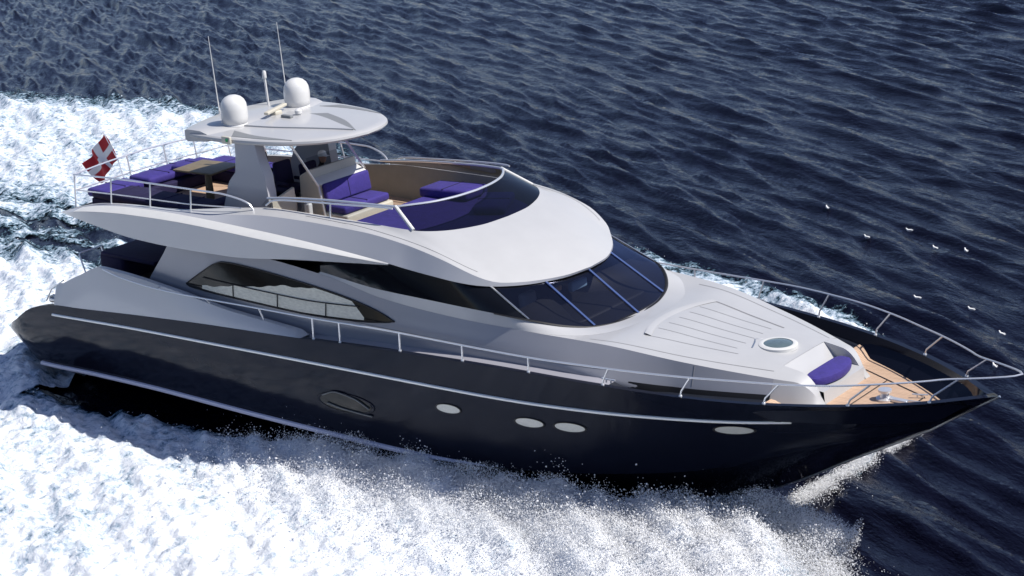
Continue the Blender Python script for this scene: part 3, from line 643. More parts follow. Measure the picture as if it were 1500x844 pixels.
# forward lounge: sunpad inside the screen
def U(x): return float(np.interp(x, [10, 12.3, 12.8, 13.1, 13.3], [1.80, 1.74, 1.50, 1.0, .3]))
q = MB(); rows = []
for z, s_, x0 in ((4.10, .97, 10.02), (4.42, .98, 10.02), (4.46, .96, 10.08)):
    r = [(x0, -1.78*s_, z)]+[(x, -U(x)*s_, z) for x in np.linspace(10.3, 13.2, 24)]; r = r+[(p[0], -p[1], p[2]) for p in r[::-1]]; rows.append(r)
q.grid(rows, close_v=True); q.add(rows[-1], [list(range(len(rows[-1])))]); q.build('sunpad_base', CREAM, Y, smooth=30)
q = MB(); rows = []
for z, s_, x0 in ((4.46, .93, 10.34), (4.50, .945, 10.30), (4.55, .945, 10.30), (4.58, .93, 10.33)):
    r = [(x0, -1.78*s_, z)]+[(x, -U(x)*s_, z) for x in np.linspace(10.5, 13.1, 24)]; r = r+[(p[0], -p[1], p[2]) for p in r[::-1]]; rows.append(r)
q.grid(rows, close_v=True); q.add(rows[-1], [list(range(len(rows[-1])))]); q.build('sunpad_cushion', PURPLE, Y, smooth=30)
cushion('lounge_cushion', (10.85, 1.30, 4.68), (1.35, .75, .22), ry=-.05); cushion('lounge_cushion', (12.3, .9, 4.68), (.7, 1.2, .18), rz=.5)
q = MB(); q.box((10.15, -.2, 4.475), (.10, 2.2, .02)); q.build('teak_trim', mat('varnished_teak', (.25, .12, .04), .4), Y)
q = MB(); q.box((10.06, -.2, 4.13), (.5, 2.6, .06), bev=.02); q.build('lounge_step', WHITE2, Y)

# ------------------------------------------------------------------ hardtop with domes, radar and antennas
def half_w(x): return float(pch([5.80, 6.2, 7.0, 7.9, 8.6, 9.1, 9.45, 9.66, 9.74], [1.50, 1.80, 1.82, 1.72, 1.53, 1.25, .92, .45, 0.0])(x))
q = MB(); rows = []
xs_ = 5.80+(9.74-5.80)*np.sin(np.linspace(0, math.pi/2, 44))
def ringh(z, s_, dzc=0):
    r = [((x-7.6)*s_+7.6, -half_w(x)*s_, z) for x in xs_]; return r+[(p[0], -p[1], p[2]) for p in r[::-1][1:]]
R0 = [ringh(6.05, .93), ringh(6.06, .985), ringh(6.10, 1.0), ringh(6.145, .995), ringh(6.17, .975)]
for s_ in (.9, .75, .55, .35, .15): R0.append([(p[0], p[1], 6.17+.09*(1-s_)) for p in ringh(0, s_)])
q.grid(R0, close_v=True); q.add(R0[0], [list(range(len(R0[0])))[::-1]]); q.add(R0[-1], [list(range(len(R0[-1])))])
top_ = q.build('hardtop', WHITE, Y, smooth=30)
# thick aft wing carrying the domes
q = MB(); rows = []
for y in np.linspace(-1.76, 1.76, 25):
    a = abs(y)/1.76; xa = 5.98-.42*(1-a*a); xb = 7.02-.35*a*a+.25*(1-a); zt = 6.235+.03*(1-a*a)
    rows.append([(xa+.08, y, 5.97), (xa, y, 6.01), (xa, y, zt-.03), (xa+.08, y, zt), (xb-.2, y, zt), (xb, y, zt-.05), (xb+.12, y, 6.12), (xb, y, 6.02)])
q.grid(rows, close_v=True); q.add(rows[0], [list(range(8))]); q.add(rows[-1], [list(range(8))[::-1]]); q.build('dome_wing', WHITE, top_, smooth=30)
VENTM = mat('fitting_and_vent_shade_grey', (.18, .19, .20), .6)  # shade of the vent recesses put into a flat grey; searchlight base shares it
def top_z(x, y):
    lo_, hi_ = .02, .975
    for _ in range(20):
        m_ = (lo_+hi_)/2
        xx = (x-7.6)/m_+7.6
        if 5.80 < xx < 9.74 and abs(y)/m_ < half_w(xx): hi_ = m_
        else: lo_ = m_
    return 6.17+.09*(1-hi_)
def roof_patch(name, A, B, mt, lift, k_=24):
    """strip between two edge lines, laid on the hardtop's crown"""
    q = MB(); A = curve3([(*p, 0) for p in A], k_); B = curve3([(*p, 0) for p in B], k_)
    rr_ = []
    for t in np.linspace(0, 1, 5):
        P = A*(1-t)+B*t; rr_.append([(x, y, top_z(x, y)+lift) for x, y, _ in P])
    q.grid([[(x, y, z-lift-.01) for x, y, z in rr_[0]]]+rr_+[[(x, y, z-lift-.01) for x, y, z in rr_[-1]]]); return q.build(name, mt, top_, smooth=30)
roof_patch('roof_vent_shade', [(7.05, -1.30), (7.9, -1.42), (8.85, -1.36)], [(7.35, -1.66), (8.1, -1.57), (8.85, -1.37)], VENTM, .006)  # dark patches on the crown stand for shaded recesses; nothing is hollowed out
roof_patch('roof_vent_shade', [(7.05, 1.30), (7.9, 1.42), (8.85, 1.36)], [(7.35, 1.66), (8.1, 1.57), (8.85, 1.37)], VENTM, .006)
roof_patch('roof_vent_shade', [(7.45, .42), (8.4, .22), (9.5, -.12)], [(7.85, .74), (8.7, .40), (9.5, -.11)], VENTM, .006)
roof_patch('raised_centre_panel', [(7.0, .40), (7.45, .40), (9.45, -.14)], [(7.0, -.95), (7.6, -.85), (9.45, -.15)], WHITE, .03)
for sg in (1, -1):
    q = MB(); q.lathe([(.001, 0), (.27, 0), (.27, .03), (.255, .05), (.275, .07), (.292, .18), (.292, .36), (.275, .48), (.235, .56), (.17, .62), (.09, .655), (.001, .665)], (6.72, sg*.95, 6.215), 40)
    q.build('satellite_dome', DOME, top_)
q = MB(); q.box((6.95, .05, 6.30), (.20, .22, .10), bev=.03); q.box((6.95, .05, 6.38), (.11, .95, .07), bev=.02, rz=.35); q.build('radar_scanner', CREAM, top_)
q = MB(); q.lathe([(.001, 0), (.05, 0), (.05, .04), (.08, .06), (.08, .12), (.04, .16), (.001, .165)], (7.55, .15, 6.26), 18); q.build('gps_receiver', DOME, top_)
q = MB(); q.box((7.50, -.15, 6.30), (.30, .10, .08), bev=.02); q.build('searchlight_base', VENTM, top_)
for x0, y0, z1 in ((5.60, -.37, 1.82), (5.72, 1.60, 1.80)):
    q = MB(); q.tube([(x0, y0, 6.15), (x0-.03, y0, 6.6), (x0-.10, y0, 6.15+z1)], [.018, .013, .006], 6); q.tube([(x0, y0, 6.12), (x0, y0, 6.32)], .03, 8); q.build('whip_antenna', DOME, top_)
q = MB(); q.tube([(6.02, .72, 6.2), (5.98, .72, 6.90)], .026, 8); q.lathe([(.001, 0), (.045, 0), (.05, .03), (.045, .14), (.03, .17), (.001, .175)], (5.98, .72, 6.86), 14); q.build('navigation_mast', DOME, top_)
q = MB(); q.box((7.38, -1.84, 6.14), (.26, .06, .16), bev=.015); nb = q.build('navigation_light', CREAM, top_)
q = MB(); q.lathe([(.001, 0), (.035, 0), (.035, .06), (.001, .06)], (7.42, -1.87, 6.12), 12); q.build('green_lens', mat('green_lens', (.02, .25, .09), .2, coat=1), nb)
for a, b in (((8.74, -1.10, 6.07), (8.50, -.62, 5.06)), ((9.45, -.42, 6.07), (8.55, .94, 5.08)), ((8.74, 1.10, 6.07), (8.50, .94, 5.06)), ((8.74, -1.10, 6.07), (8.95, -.55, 4.2))):
    pass
for a, b in (((8.55, -1.18, 6.07), (8.72, -.60, 4.98)), ((9.30, -.30, 6.07), (8.60, .96, 5.02)), ((8.72, -.60, 4.98), (8.82, -.56, 4.2))):
    q = MB(); q.tube([a, b], .028, 8); q.build('hardtop_strut', STEEL, top_)

# ensign on its staff at the aft flybridge rail
q = MB(); q.tube([(2.72, -.9, 4.2), (2.48, -.9, 5.0), (2.07, -.9, 5.62)], .014, 6); fl = q.build('flag_staff', STEEL, Y)
FLAG = bpy.data.materials.new('ensign_cloth'); FLAG.use_nodes = True
n = FLAG.node_tree; p_ = n.nodes['Principled BSDF']; p_.inputs['Roughness'].default_value = .8
at = n.nodes.new('ShaderNodeAttribute'); at.attribute_name = 'col'; n.links.new(at.outputs['Color'], p_.inputs['Base Color'])
NA, NB_ = 40, 60
V = []; C_ = []
A0 = np.array([2.10, -.9, 5.57]); A1 = np.array([2.47, -.9, 5.01])      # hoist, top to bottom
fly = np.array([-.80, -.12, -.84])                                          # cloth streams aft and droops
for i in range(NA+1):
    for j in range(NB_+1):
        s_, t = i/NA, j/NB_
        Pq = A0*(1-s_)+A1*s_+fly*t*(.92)*(1-.18*s_)+np.array([.05*math.sin(9*t+3*s_), .09*math.sin(11*t-2*s_)*t, .03*math.sin(8*t+4*s_)])
        V.append(tuple(Pq))
F = [(i*(NB_+1)+j, i*(NB_+1)+j+1, (i+1)*(NB_+1)+j+1, (i+1)*(NB_+1)+j) for i in range(NA) for j in range(NB_)]
me = bpy.data.meshes.new('ensign'); me.from_pydata(V, [], F); ca = me.color_attributes.new('col', 'FLOAT_COLOR', 'POINT')
cols = []
for i in range(NA+1):
    for j in range(NB_+1):
        s_, t = i/NA, j/NB_; cr_ = abs(s_-.5) < .10 or abs(t-.38) < .075
        cols += (.8, .76, .72, 1) if cr_ else (.40, .012, .018, 1)
ca.data.foreach_set('color', cols); me.materials.append(FLAG); me.shade_smooth()
o = bpy.data.objects.new('ensign', me); S.collection.objects.link(o); o.parent = fl
sol = o.modifiers.new('thick', 'SOLIDIFY'); sol.thickness = .004

# ------------------------------------------------------------------ loose things and people
q = MB(); q.box((0, 0, 0), (.42, .5, .12), bev=.05); q.box((.1, .02, .08), (.30, .34, .08), bev=.03)
tw_ = q.build('towel', mat('pink_towel', (.55, .16, .24), .9, noise=.5, nscale=5, bump=.6, bscale=20)); tw_.location = (5.75, .25, 4.66); tw_.rotation_euler = (.1, .1, .4)
tw_['label'] = 'folded pink and white towel lying on the sofa beside the brown table'; tw_['category'] = 'towel'
def skin_obj(name, joints, edges, mt, parent=None, sub=2, root=0):
    me = bpy.data.meshes.new(name); me.from_pydata([j[0] for j in joints], edges, []); me.materials.append(mt)
    o = bpy.data.objects.new(name, me); S.collection.objects.link(o); o.parent = parent
    sk = o.modifiers.new('skin', 'SKIN'); sk.use_smooth_shade = True
    for i, j in enumerate(joints):
        d = me.skin_vertices[0].data[i]; d.radius = j[1] if hasattr(j[1], '__len__') else (j[1], j[1]); d.use_root = (i == root)
    sb = o.modifiers.new('sub', 'SUBSURF'); sb.levels = sub; sb.render_levels = sub
    return o
SKIN = mat('skin', (.50, .27, .18), .5); CLOTH = mat('black_cloth', (.012, .012, .016), .85, bump=.5, bscale=12); HAIR = mat('fair_hair', (.30, .20, .10), .6)
CAPM = mat('white_cap_cloth', (.8, .8, .78), .8)
pn = thing('person', 'person in black clothes and a white cap seated at the flybridge helm under the hardtop', 'person', (7.66, .56, 4.54))
# seated facing forward: pelvis, spine, neck, head, legs, arms reaching for the wheel
J = [((0, 0, 0), .145), ((-.03, 0, .18), (.15, .125)), ((-.01, 0, .38), (.175, .12)), ((.02, 0, .50), (.12, .09)), ((.03, 0, .56), .055), ((.05, 0, .62), .055), ((.06, 0, .70), (.078, .092)), ((.065, 0, .79), (.072, .085)),
     ((.18, .10, .0), .09), ((.44, .14, .02), .065), ((.46, .14, -.22), .058), ((.45, .14, -.46), .04), ((.56, .15, -.50), .035),
     ((.18, -.10, .0), .09), ((.44, -.14, .02), .065), ((.46, -.14, -.22), .058), ((.45, -.14, -.46), .04), ((.56, -.15, -.50), .035),
     ((.0, .19, .44), .058), ((.08, .24, .22), .044), ((.30, .18, .20), .033), ((.38, .15, .23), .03),
     ((.0, -.19, .44), .058), ((.08, -.24, .22), .044), ((.30, -.18, .20), .033), ((.38, -.15, .23), .03)]
E_ = [(0, 1), (1, 2), (2, 3), (3, 4), (4, 5), (5, 6), (6, 7), (0, 8), (8, 9), (9, 10), (10, 11), (11, 12), (0, 13), (13, 14), (14, 15), (15, 16), (16, 17), (2, 18), (18, 19), (19, 20), (20, 21), (2, 22), (22, 23), (23, 24), (24, 25)]
body = skin_obj('body', J, E_, CLOTH, pn)
q = MB(); 
for dz, r in ((0, 1),):
    q.lathe([(.001, -.13), (.05, -.12), (.072, -.07), (.085, 0), (.083, .05), (.06, .10), (.001, .12)], (.085, 0, .73), 20)
q.tube([(.165, 0, .75), (.19, 0, .715), (.165, 0, .705)], [.010, .016, .010], 8); q.tube([(.07, .082, .75), (.06, .092, .72)], .014, 6); q.tube([(.07, -.082, .75), (.06, -.092, .72)], .014, 6)
q.build('face', SKIN, pn)
q = MB(); q.lathe([(.097, .0), (.098, .04), (.085, .09), (.05, .115), (.001, .12)], (.075, 0, .755), 22); q.box((.19, 0, .765), (.12, .13, .012), bev=.004); q.build('cap', CAPM, pn)
for sg in (1, -1):
    q = MB(); q.box((.40, sg*.15, .235), (.07, .06, .03), bev=.012)
    for kf in range(4): q.tube([(.43, sg*(.125+.017*kf), .24), (.465, sg*(.125+.017*kf), .235), (.475, sg*(.125+.017*kf), .205)], .008, 6)
    q.tube([(.39, sg*.12, .24), (.42, sg*.105, .225)], .009, 6); q.build('hand', SKIN, pn)

# ------------------------------------------------------------------ sea
WL = -.38
def vnoise(n=256, seed=0):
    r_ = np.random.default_rng(seed); T_ = r_.random((n, n))
    def f(x, y):
        xi = np.floor(x).astype(int); yi = np.floor(y).astype(int); fx = x-xi; fy = y-yi
        fx = fx*fx*(3-2*fx); fy = fy*fy*(3-2*fy)
        a = T_[xi % n, yi % n]; b = T_[(xi+1) % n, yi % n]; c_ = T_[xi % n, (yi+1) % n]; d = T_[(xi+1) % n, (yi+1) % n]
        return (a*(1-fx)+b*fx)*(1-fy)+(c_*(1-fx)+d*fx)*fy
    return f
VN = [vnoise(256, s_) for s_ in range(8)]
def fbm(x, y, sc, o=5, k=0, gain=.55, rot=.5):
    s_ = 0; a = 1; tot = 0; xx = x*sc; yy = y*sc
    for i in range(o):
        s_ = s_+a*VN[(k+i) % 8](xx, yy); tot += a; a *= gain
        xx, yy = (xx*math.cos(rot)-yy*math.sin(rot))*2.03+17.3, (xx*math.sin(rot)+yy*math.cos(rot))*2.03+5.1
    return s_/tot
# wind waves: crests seen running from upper left to lower right of the picture
WD = math.radians(62)
waves = []
for i in range(70):
    lam = .42*(1.052**i)
    if lam > 11: break
    th = WD+rng.normal(0, .19); amp = .0122*lam**.74*math.exp(-(max(lam-1.6, 0)/2.4))*rng.uniform(.6, 1.3)
    waves.append((lam, th, amp, rng.uniform(0, 6.28)))
def sea_h(x, y, far=None):
    h = 0
    env = .55+.9*fbm(x, y, .09, 3, 2)
    for lam, th, amp, ph in waves:
        k_ = 2*math.pi/lam; ar = k_*(x*math.cos(th)+y*math.sin(th))+ph+2.2*VN[3](x*.13+lam, y*.13)
        c_ = np.sin(ar); hh = amp*(c_-.32*np.cos(2*ar))
        if far is not None: hh = hh*np.clip((lam*9-far)/(lam*4.5), 0, 1)
        h = h+hh
    return h*env
def axis(lo, hi, d, ends, gr=1.16):
    a = list(np.arange(lo, hi+d, d)); s_ = d
    x = a[0]; L_ = []
    while x > ends[0]: s_ *= gr; x -= s_; L_.append(x)
    s_ = d; x = a[-1]; R2 = []
    while x < ends[1]: s_ *= gr; x += s_; R2.append(x)
    return np.array(L_[::-1]+a+R2)
def grid_mesh(name, X, Yg, Z, mt, keep=None, attr=None):
    ny, nx = X.shape; me = bpy.data.meshes.new(name)
    idx = np.arange(nx*ny).reshape(ny, nx)
    q4 = np.stack([idx[:-1, :-1], idx[:-1, 1:], idx[1:, 1:], idx[1:, :-1]], -1).reshape(-1, 4)
    if keep is not None:
        kf = keep[:-1, :-1] & keep[:-1, 1:] & keep[1:, 1:] & keep[1:, :-1]; q4 = q4[kf.ravel()]
        used = np.zeros(nx*ny, bool); used[q4.ravel()] = True; mp_ = np.cumsum(used)-1; q4 = mp_[q4]
    else: used = np.ones(nx*ny, bool)
    co = np.stack([X, Yg, Z], -1).reshape(-1, 3)[used]
    me.vertices.add(len(co)); me.vertices.foreach_set('co', co.astype(np.float32).ravel())
    me.loops.add(q4.size); me.loops.foreach_set('vertex_index', q4.astype(np.int32).ravel())
    me.polygons.add(len(q4)); me.polygons.foreach_set('loop_start', np.arange(0, q4.size, 4, dtype=np.int32))
    me.polygons.foreach_set('use_smooth', np.ones(len(q4), bool))
    me.update(calc_edges=True); me.validate()
    if attr is not None:
        for kname, arr in attr.items():
            aa = me.attributes.new(kname, 'FLOAT', 'POINT'); aa.data.foreach_set('value', arr.ravel()[used].astype(np.float32))
    me.materials.append(mt); o = bpy.data.objects.new(name, me); S.collection.objects.link(o); return o

def water_mat():
    m = bpy.data.materials.new('sea_water'); m.use_nodes = True; n = m.node_tree; p = n.nodes['Principled BSDF']
    p.inputs['Roughness'].default_value = .06; p.inputs['IOR'].default_value = 1.33; p.inputs['Specular IOR Level'].default_value = .34; p.inputs['Specular Tint'].default_value = (.38, .37, .54, 1)
    tc = n.nodes.new('ShaderNodeTexCoord'); mp = n.nodes.new('ShaderNodeMapping'); m0 = n.nodes.new('ShaderNodeMapping'); m0.inputs['Rotation'].default_value = (0, 0, -WD); mp.inputs['Scale'].default_value = (1.0, .30, 1)
    n.links.new(tc.outputs['Object'], m0.inputs[0]); n.links.new(m0.outputs[0], mp.inputs[0])
    def nz(sc, det, dist=.4):
        t = n.nodes.new('ShaderNodeTexNoise'); t.inputs['Scale'].default_value = sc; t.inputs['Detail'].default_value = det; t.inputs['Roughness'].default_value = .62; t.inputs['Distortion'].default_value = dist
        n.links.new(mp.outputs[0], t.inputs[0]); return t
    a = nz(3.2, 5, .1); b = nz(11, 3, .1)
    b1 = n.nodes.new('ShaderNodeBump'); b1.inputs['Strength'].default_value = .6; b1.inputs['Distance'].default_value = .10; n.links.new(a.outputs[0], b1.inputs['Height'])
    b2 = n.nodes.new('ShaderNodeBump'); b2.inputs['Strength'].default_value = .6; b2.inputs['Distance'].default_value = .035; n.links.new(b.outputs[0], b2.inputs['Height']); n.links.new(b1.outputs[0], b2.inputs['Normal'])
    n.links.new(b2.outputs[0], p.inputs['Normal'])
    c_ = n.nodes.new('ShaderNodeTexNoise'); c_.inputs['Scale'].default_value = .06; c_.inputs['Detail'].default_value = 3; n.links.new(tc.outputs['Object'], c_.inputs[0])
    cr = n.nodes.new('ShaderNodeValToRGB'); cr.color_ramp.elements[0].color = (.0024, .0022, .0075, 1); cr.color_ramp.elements[0].position = .35
    cr.color_ramp.elements[1].color = (.0034, .004, .0115, 1); cr.color_ramp.elements[1].position = .65; n.links.new(c_.outputs[0], cr.inputs[0])
    n.links.new(cr.outputs[0], p.inputs['Base Color'])
    return m
WATER = water_mat()
ax = axis(-64, 34, .125, (-3500, 3500)); ay = axis(-20, 62, .125, (-3500, 3500))
GX, GY = np.meshgrid(ax, ay)
dist = np.sqrt((GX-36)**2+(GY+27)**2)
fade = np.where((GX > -66) & (GX < 36) & (GY > -22) & (GY < 64), 0, 1)
spacing = np.maximum(np.gradient(ax)[None, :], np.gradient(ay)[:, None])
GZ = WL+sea_h(GX, GY, spacing*14-1.5)
# the hull digs a smooth trough: keep the water below the deck line inside the hull plan
ins = (np.abs(GY) < np.interp(GX, side[:, 8, 0], side[:, 8, 1])) & (GX > -.6) & (GX < 20)
GZ = np.where(ins, np.minimum(GZ, WL-.15), GZ)
sea = grid_mesh('sea', GX, GY, GZ, WATER); sea['kind'] = 'structure'

# ------------------------------------------------------------------ wake foam: a lumpy blanket over the water
def foam_fields(X, Yg):
    n1 = fbm(X, Yg, .55, 5, 0); n2 = fbm(X*.45, Yg, 1.6, 5, 3); n3 = fbm(X*.35+31, Yg*1.1, .7, 4, 5)
    ss = lambda a, b, t: np.clip((t-a)/(b-a), 0, 1)**2*(3-2*np.clip((t-a)/(b-a), 0, 1))
    D = np.full(X.shape, -1.0)
    wob = (n1-.5)*1.6
    # starboard bow wave and wash
    front = np.interp(-Yg, [-1.2, 0, 1.5, 3, 6, 12, 20], [19.5, 20.4, 21.5, 22.2, 22.9, 23.8, 24.5])+wob*.7
    inner = np.interp(X, [-1, .7, 2.5, 4.5, 7.0, 8.6, 10], [4.1, 3.35, 3.1, 2.85, 2.6, 2.3, 1.9])+(n1-.5)*.9
    outer = np.interp(X, [-60, 0, 24], [19, 16.5, 14])
    st = np.minimum(np.minimum((front-X)/1.0, ((-Yg)-inner)/.5), (outer+Yg+wob)/1.5)
    D = np.maximum(D, np.where(Yg < .9, np.clip(st, -1, np.interp(X, [-10, 8, 12], [.95, 1.02, 1.25])), -1))
    # port bow wave
    po = np.interp(X, [-70, -32, -19, -8, 8.2, 11.4, 13.7, 16, 18, 19.6, 20.0], [27, 20.3, 21.9, 18.0, 12.5, 12.2, 11.6, 10.6, 8.6, 5.3, .8])+(n1-.5)*1.5
    pi = np.interp(X, [-70, -20, -13, -6, 0, 5, 13, 17, 19.5, 20.6], [9.5, 8.5, 8.3, 7.8, 6.5, 4.5, 6.5, 6.8, 3.8, .3])+(n2-.5)*2.2
    pt = np.minimum((po-Yg)/np.interp(X, [-30, 4, 12], [3.0, 2.0, 1.2]), (Yg-pi)/1.6)
    D = np.maximum(D, np.where(X < 20.1, np.clip(pt, -1, np.where(X < 2, .84, 1.1)), -1))
    # propeller wash astern: white core with a darker streaky shoulder to port
    cw = np.minimum((4.6+(n1-.5)*1.4-Yg)/1.0, (Yg+5)/1.0); cw = np.where(X < 1.2, cw, -1)
    D = np.maximum(D, np.clip(cw, -1, 1.0))
    sh = np.where((X < 0) & (Yg > 3.5) & (Yg < 9.5), .10+2.1*(n2-.47)+.35*np.sin((Yg-5.3)*3.9+.12*X), -1)
    D = np.maximum(D, sh)
    # streaks of thin foam lying in the shadowed trough beside the hull aft
    tr_ = np.where((X < 6) & (Yg < -2.3) & (Yg > -4.8), .02+1.9*(n3-.5)+.25*(3-X)/5, -1); D = np.maximum(D, tr_)
    return D, n1, n2
fx = np.concatenate([np.arange(-64, -12, .11), np.arange(-12, 26.5, .06)]); fy = np.concatenate([np.arange(-17, -10, .09), np.arange(-10, 8, .06), np.arange(8, 27, .10)])
FX, FY = np.meshgrid(fx, fy)
D, n1, n2 = foam_fields(FX, FY)
f3 = fbm(FX+3, FY-9, 1.15, 6, 1, .58); f4 = fbm(FX, FY, 3.4, 4, 4, .6); rid = 1-2*np.abs(fbm(FX+50, FY+11, .8, 5, 6, .55)-.5)*1.9
cov = D+(f4-.5)*1.1+(f3-.5)*.6
lump = np.clip(D, 0, 1)
# heights: standing crest along the starboard side forward, plume at the bow, billows everywhere
sd = -FY-hb(np.clip(FX, -.4, 23))+.25
crest = np.exp(-(np.clip(sd, -.3, 9)/1.5)**2)*np.interp(FX, [7, 10.5, 13, 17, 20.3, 21.5, 22.6], [0, .55, .78, .80, .80, .45, .1])*(FY < .5)
plume = np.exp(-((FX-19.5-(-FY-2)*.25)/2.6)**2)*np.exp(-((-FY-3.4)/2.6)**2)*.55*(FY < 1)
wash = np.exp(-((FY+.3)/2.6)**2)*np.interp(FX, [-30, -6, -.5, .6], [.15, .55, .45, -.1])
f5 = fbm(FX*.8+7, FY*1.3+3, 5.5, 4, 2, .65)
flat = np.interp(FX, [-30, 4, 9, 12, 22], [.35, .5, .55, .42, .30])*np.where(FY > 0, .45, 1)
big = (rid-.45)*.30*flat
HZ = sea_h(FX, FY, 0*FX+.5)
FZ_ = WL+HZ+.04+np.maximum(0.03, lump*(.06+crest*.82+plume*.8+wash*.6+big+(f3-.5)*.42*flat+(f4-.5)*.34*(.4+.6*flat)+(f5-.5)*(.16+.10*crest)))
FZ_ += np.where(cov < .08, -.05, 0)
inh = (np.abs(FY) < np.interp(FX, chine[:, 0], chine[:, 1])-.02) & (FX > -.3) & (FX < 22.6)
keel_z = np.interp(FX, keel[:, 0], keel[:, 2])
FZ_ = np.where(inh, np.minimum(FZ_, np.maximum(keel_z+.25, -.1)), FZ_)
def foam_mat():
    m = bpy.data.materials.new('sea_foam'); m.use_nodes = True; n = m.node_tree; n.nodes.clear()
    out = n.nodes.new('ShaderNodeOutputMaterial'); p = n.nodes.new('ShaderNodeBsdfPrincipled'); p.inputs['Roughness'].default_value = .85
    p.inputs['Specular IOR Level'].default_value = .2; p.inputs['Subsurface Weight'].default_value = 0.0
    at = n.nodes.new('ShaderNodeAttribute'); at.attribute_name = 'cover'
    tc = n.nodes.new('ShaderNodeTexCoord')
    t1 = n.nodes.new('ShaderNodeTexNoise'); t1.inputs['Scale'].default_value = 5.5; t1.inputs['Detail'].default_value = 8; t1.inputs['Roughness'].default_value = .72; n.links.new(tc.outputs['Object'], t1.inputs[0])
    t2 = n.nodes.new('ShaderNodeTexNoise'); t2.inputs['Scale'].default_value = 1.3; t2.inputs['Detail'].default_value = 7; t2.inputs['Roughness'].default_value = .65; t2.inputs['Distortion'].default_value = .7; n.links.new(tc.outputs['Object'], t2.inputs[0])
    # density = cover + fine noise
    a1 = n.nodes.new('ShaderNodeMath'); a1.operation = 'MULTIPLY_ADD'; a1.inputs[1].default_value = 3.0; a1.inputs[2].default_value = -1.5; n.links.new(t1.outputs[0], a1.inputs[0])
    a2 = n.nodes.new('ShaderNodeMath'); a2.operation = 'ADD'; n.links.new(a1.outputs[0], a2.inputs[0]); n.links.new(at.outputs['Fac'], a2.inputs[1])
    a3 = n.nodes.new('ShaderNodeMath'); a3.operation = 'MULTIPLY_ADD'; a3.inputs[1].default_value = 1.5; a3.inputs[2].default_value = -.75; n.links.new(t2.outputs[0], a3.inputs[0])
    a4 = n.nodes.new('ShaderNodeMath'); a4.operation = 'ADD'; n.links.new(a3.outputs[0], a4.inputs[0]); n.links.new(a2.outputs[0], a4.inputs[1])
    cr = n.nodes.new('ShaderNodeValToRGB'); e = cr.color_ramp.elements; e[0].position = .05; e[0].color = (.02, .05, .07, 1); e[1].position = .98; e[1].color = (.84, .87, .91, 1)
    x_ = e.new(.26); x_.color = (.11, .18, .24, 1); x_ = e.new(.52); x_.color = (.42, .52, .62, 1)  # blue-grey stop puts shadow speckle into the colour; darker stops are thin foam
    n.links.new(a4.outputs[0], cr.inputs[0]); n.links.new(cr.outputs[0], p.inputs['Base Color'])
    bp = n.nodes.new('ShaderNodeBump'); bp.inputs['Strength'].default_value = .9; bp.inputs['Distance'].default_value = .10; n.links.new(t1.outputs[0], bp.inputs['Height']); n.links.new(bp.outputs[0], p.inputs['Normal'])
    al = n.nodes.new('ShaderNodeMapRange'); al.inputs['From Min'].default_value = -.06; al.inputs['From Max'].default_value = .12; n.links.new(a4.outputs[0], al.inputs[0])
    tr = n.nodes.new('ShaderNodeBsdfTransparent'); mx = n.nodes.new('ShaderNodeMixShader'); n.links.new(al.outputs[0], mx.inputs[0]); n.links.new(tr.outputs[0], mx.inputs[1]); n.links.new(p.outputs[0], mx.inputs[2])
    n.links.new(mx.outputs[0], out.inputs[0]); return m
FOAM = foam_mat()
foam = grid_mesh('wake_foam', FX, FY, FZ_, FOAM, keep=(cov > -.35) & (D > -.6) & ~(inh & (FX > .8) & (FX < 19.5) & (np.abs(FY) < 1.5)), attr={'cover': np.where(D < 0, np.clip(D, -1, 0)*2.6, np.clip(D, 0, 1.3)*.84+.28*crest)})
foam['kind'] = 'stuff'; foam['label'] = 'white churned foam spread around and behind the speeding yacht'; foam['category'] = 'sea foam'

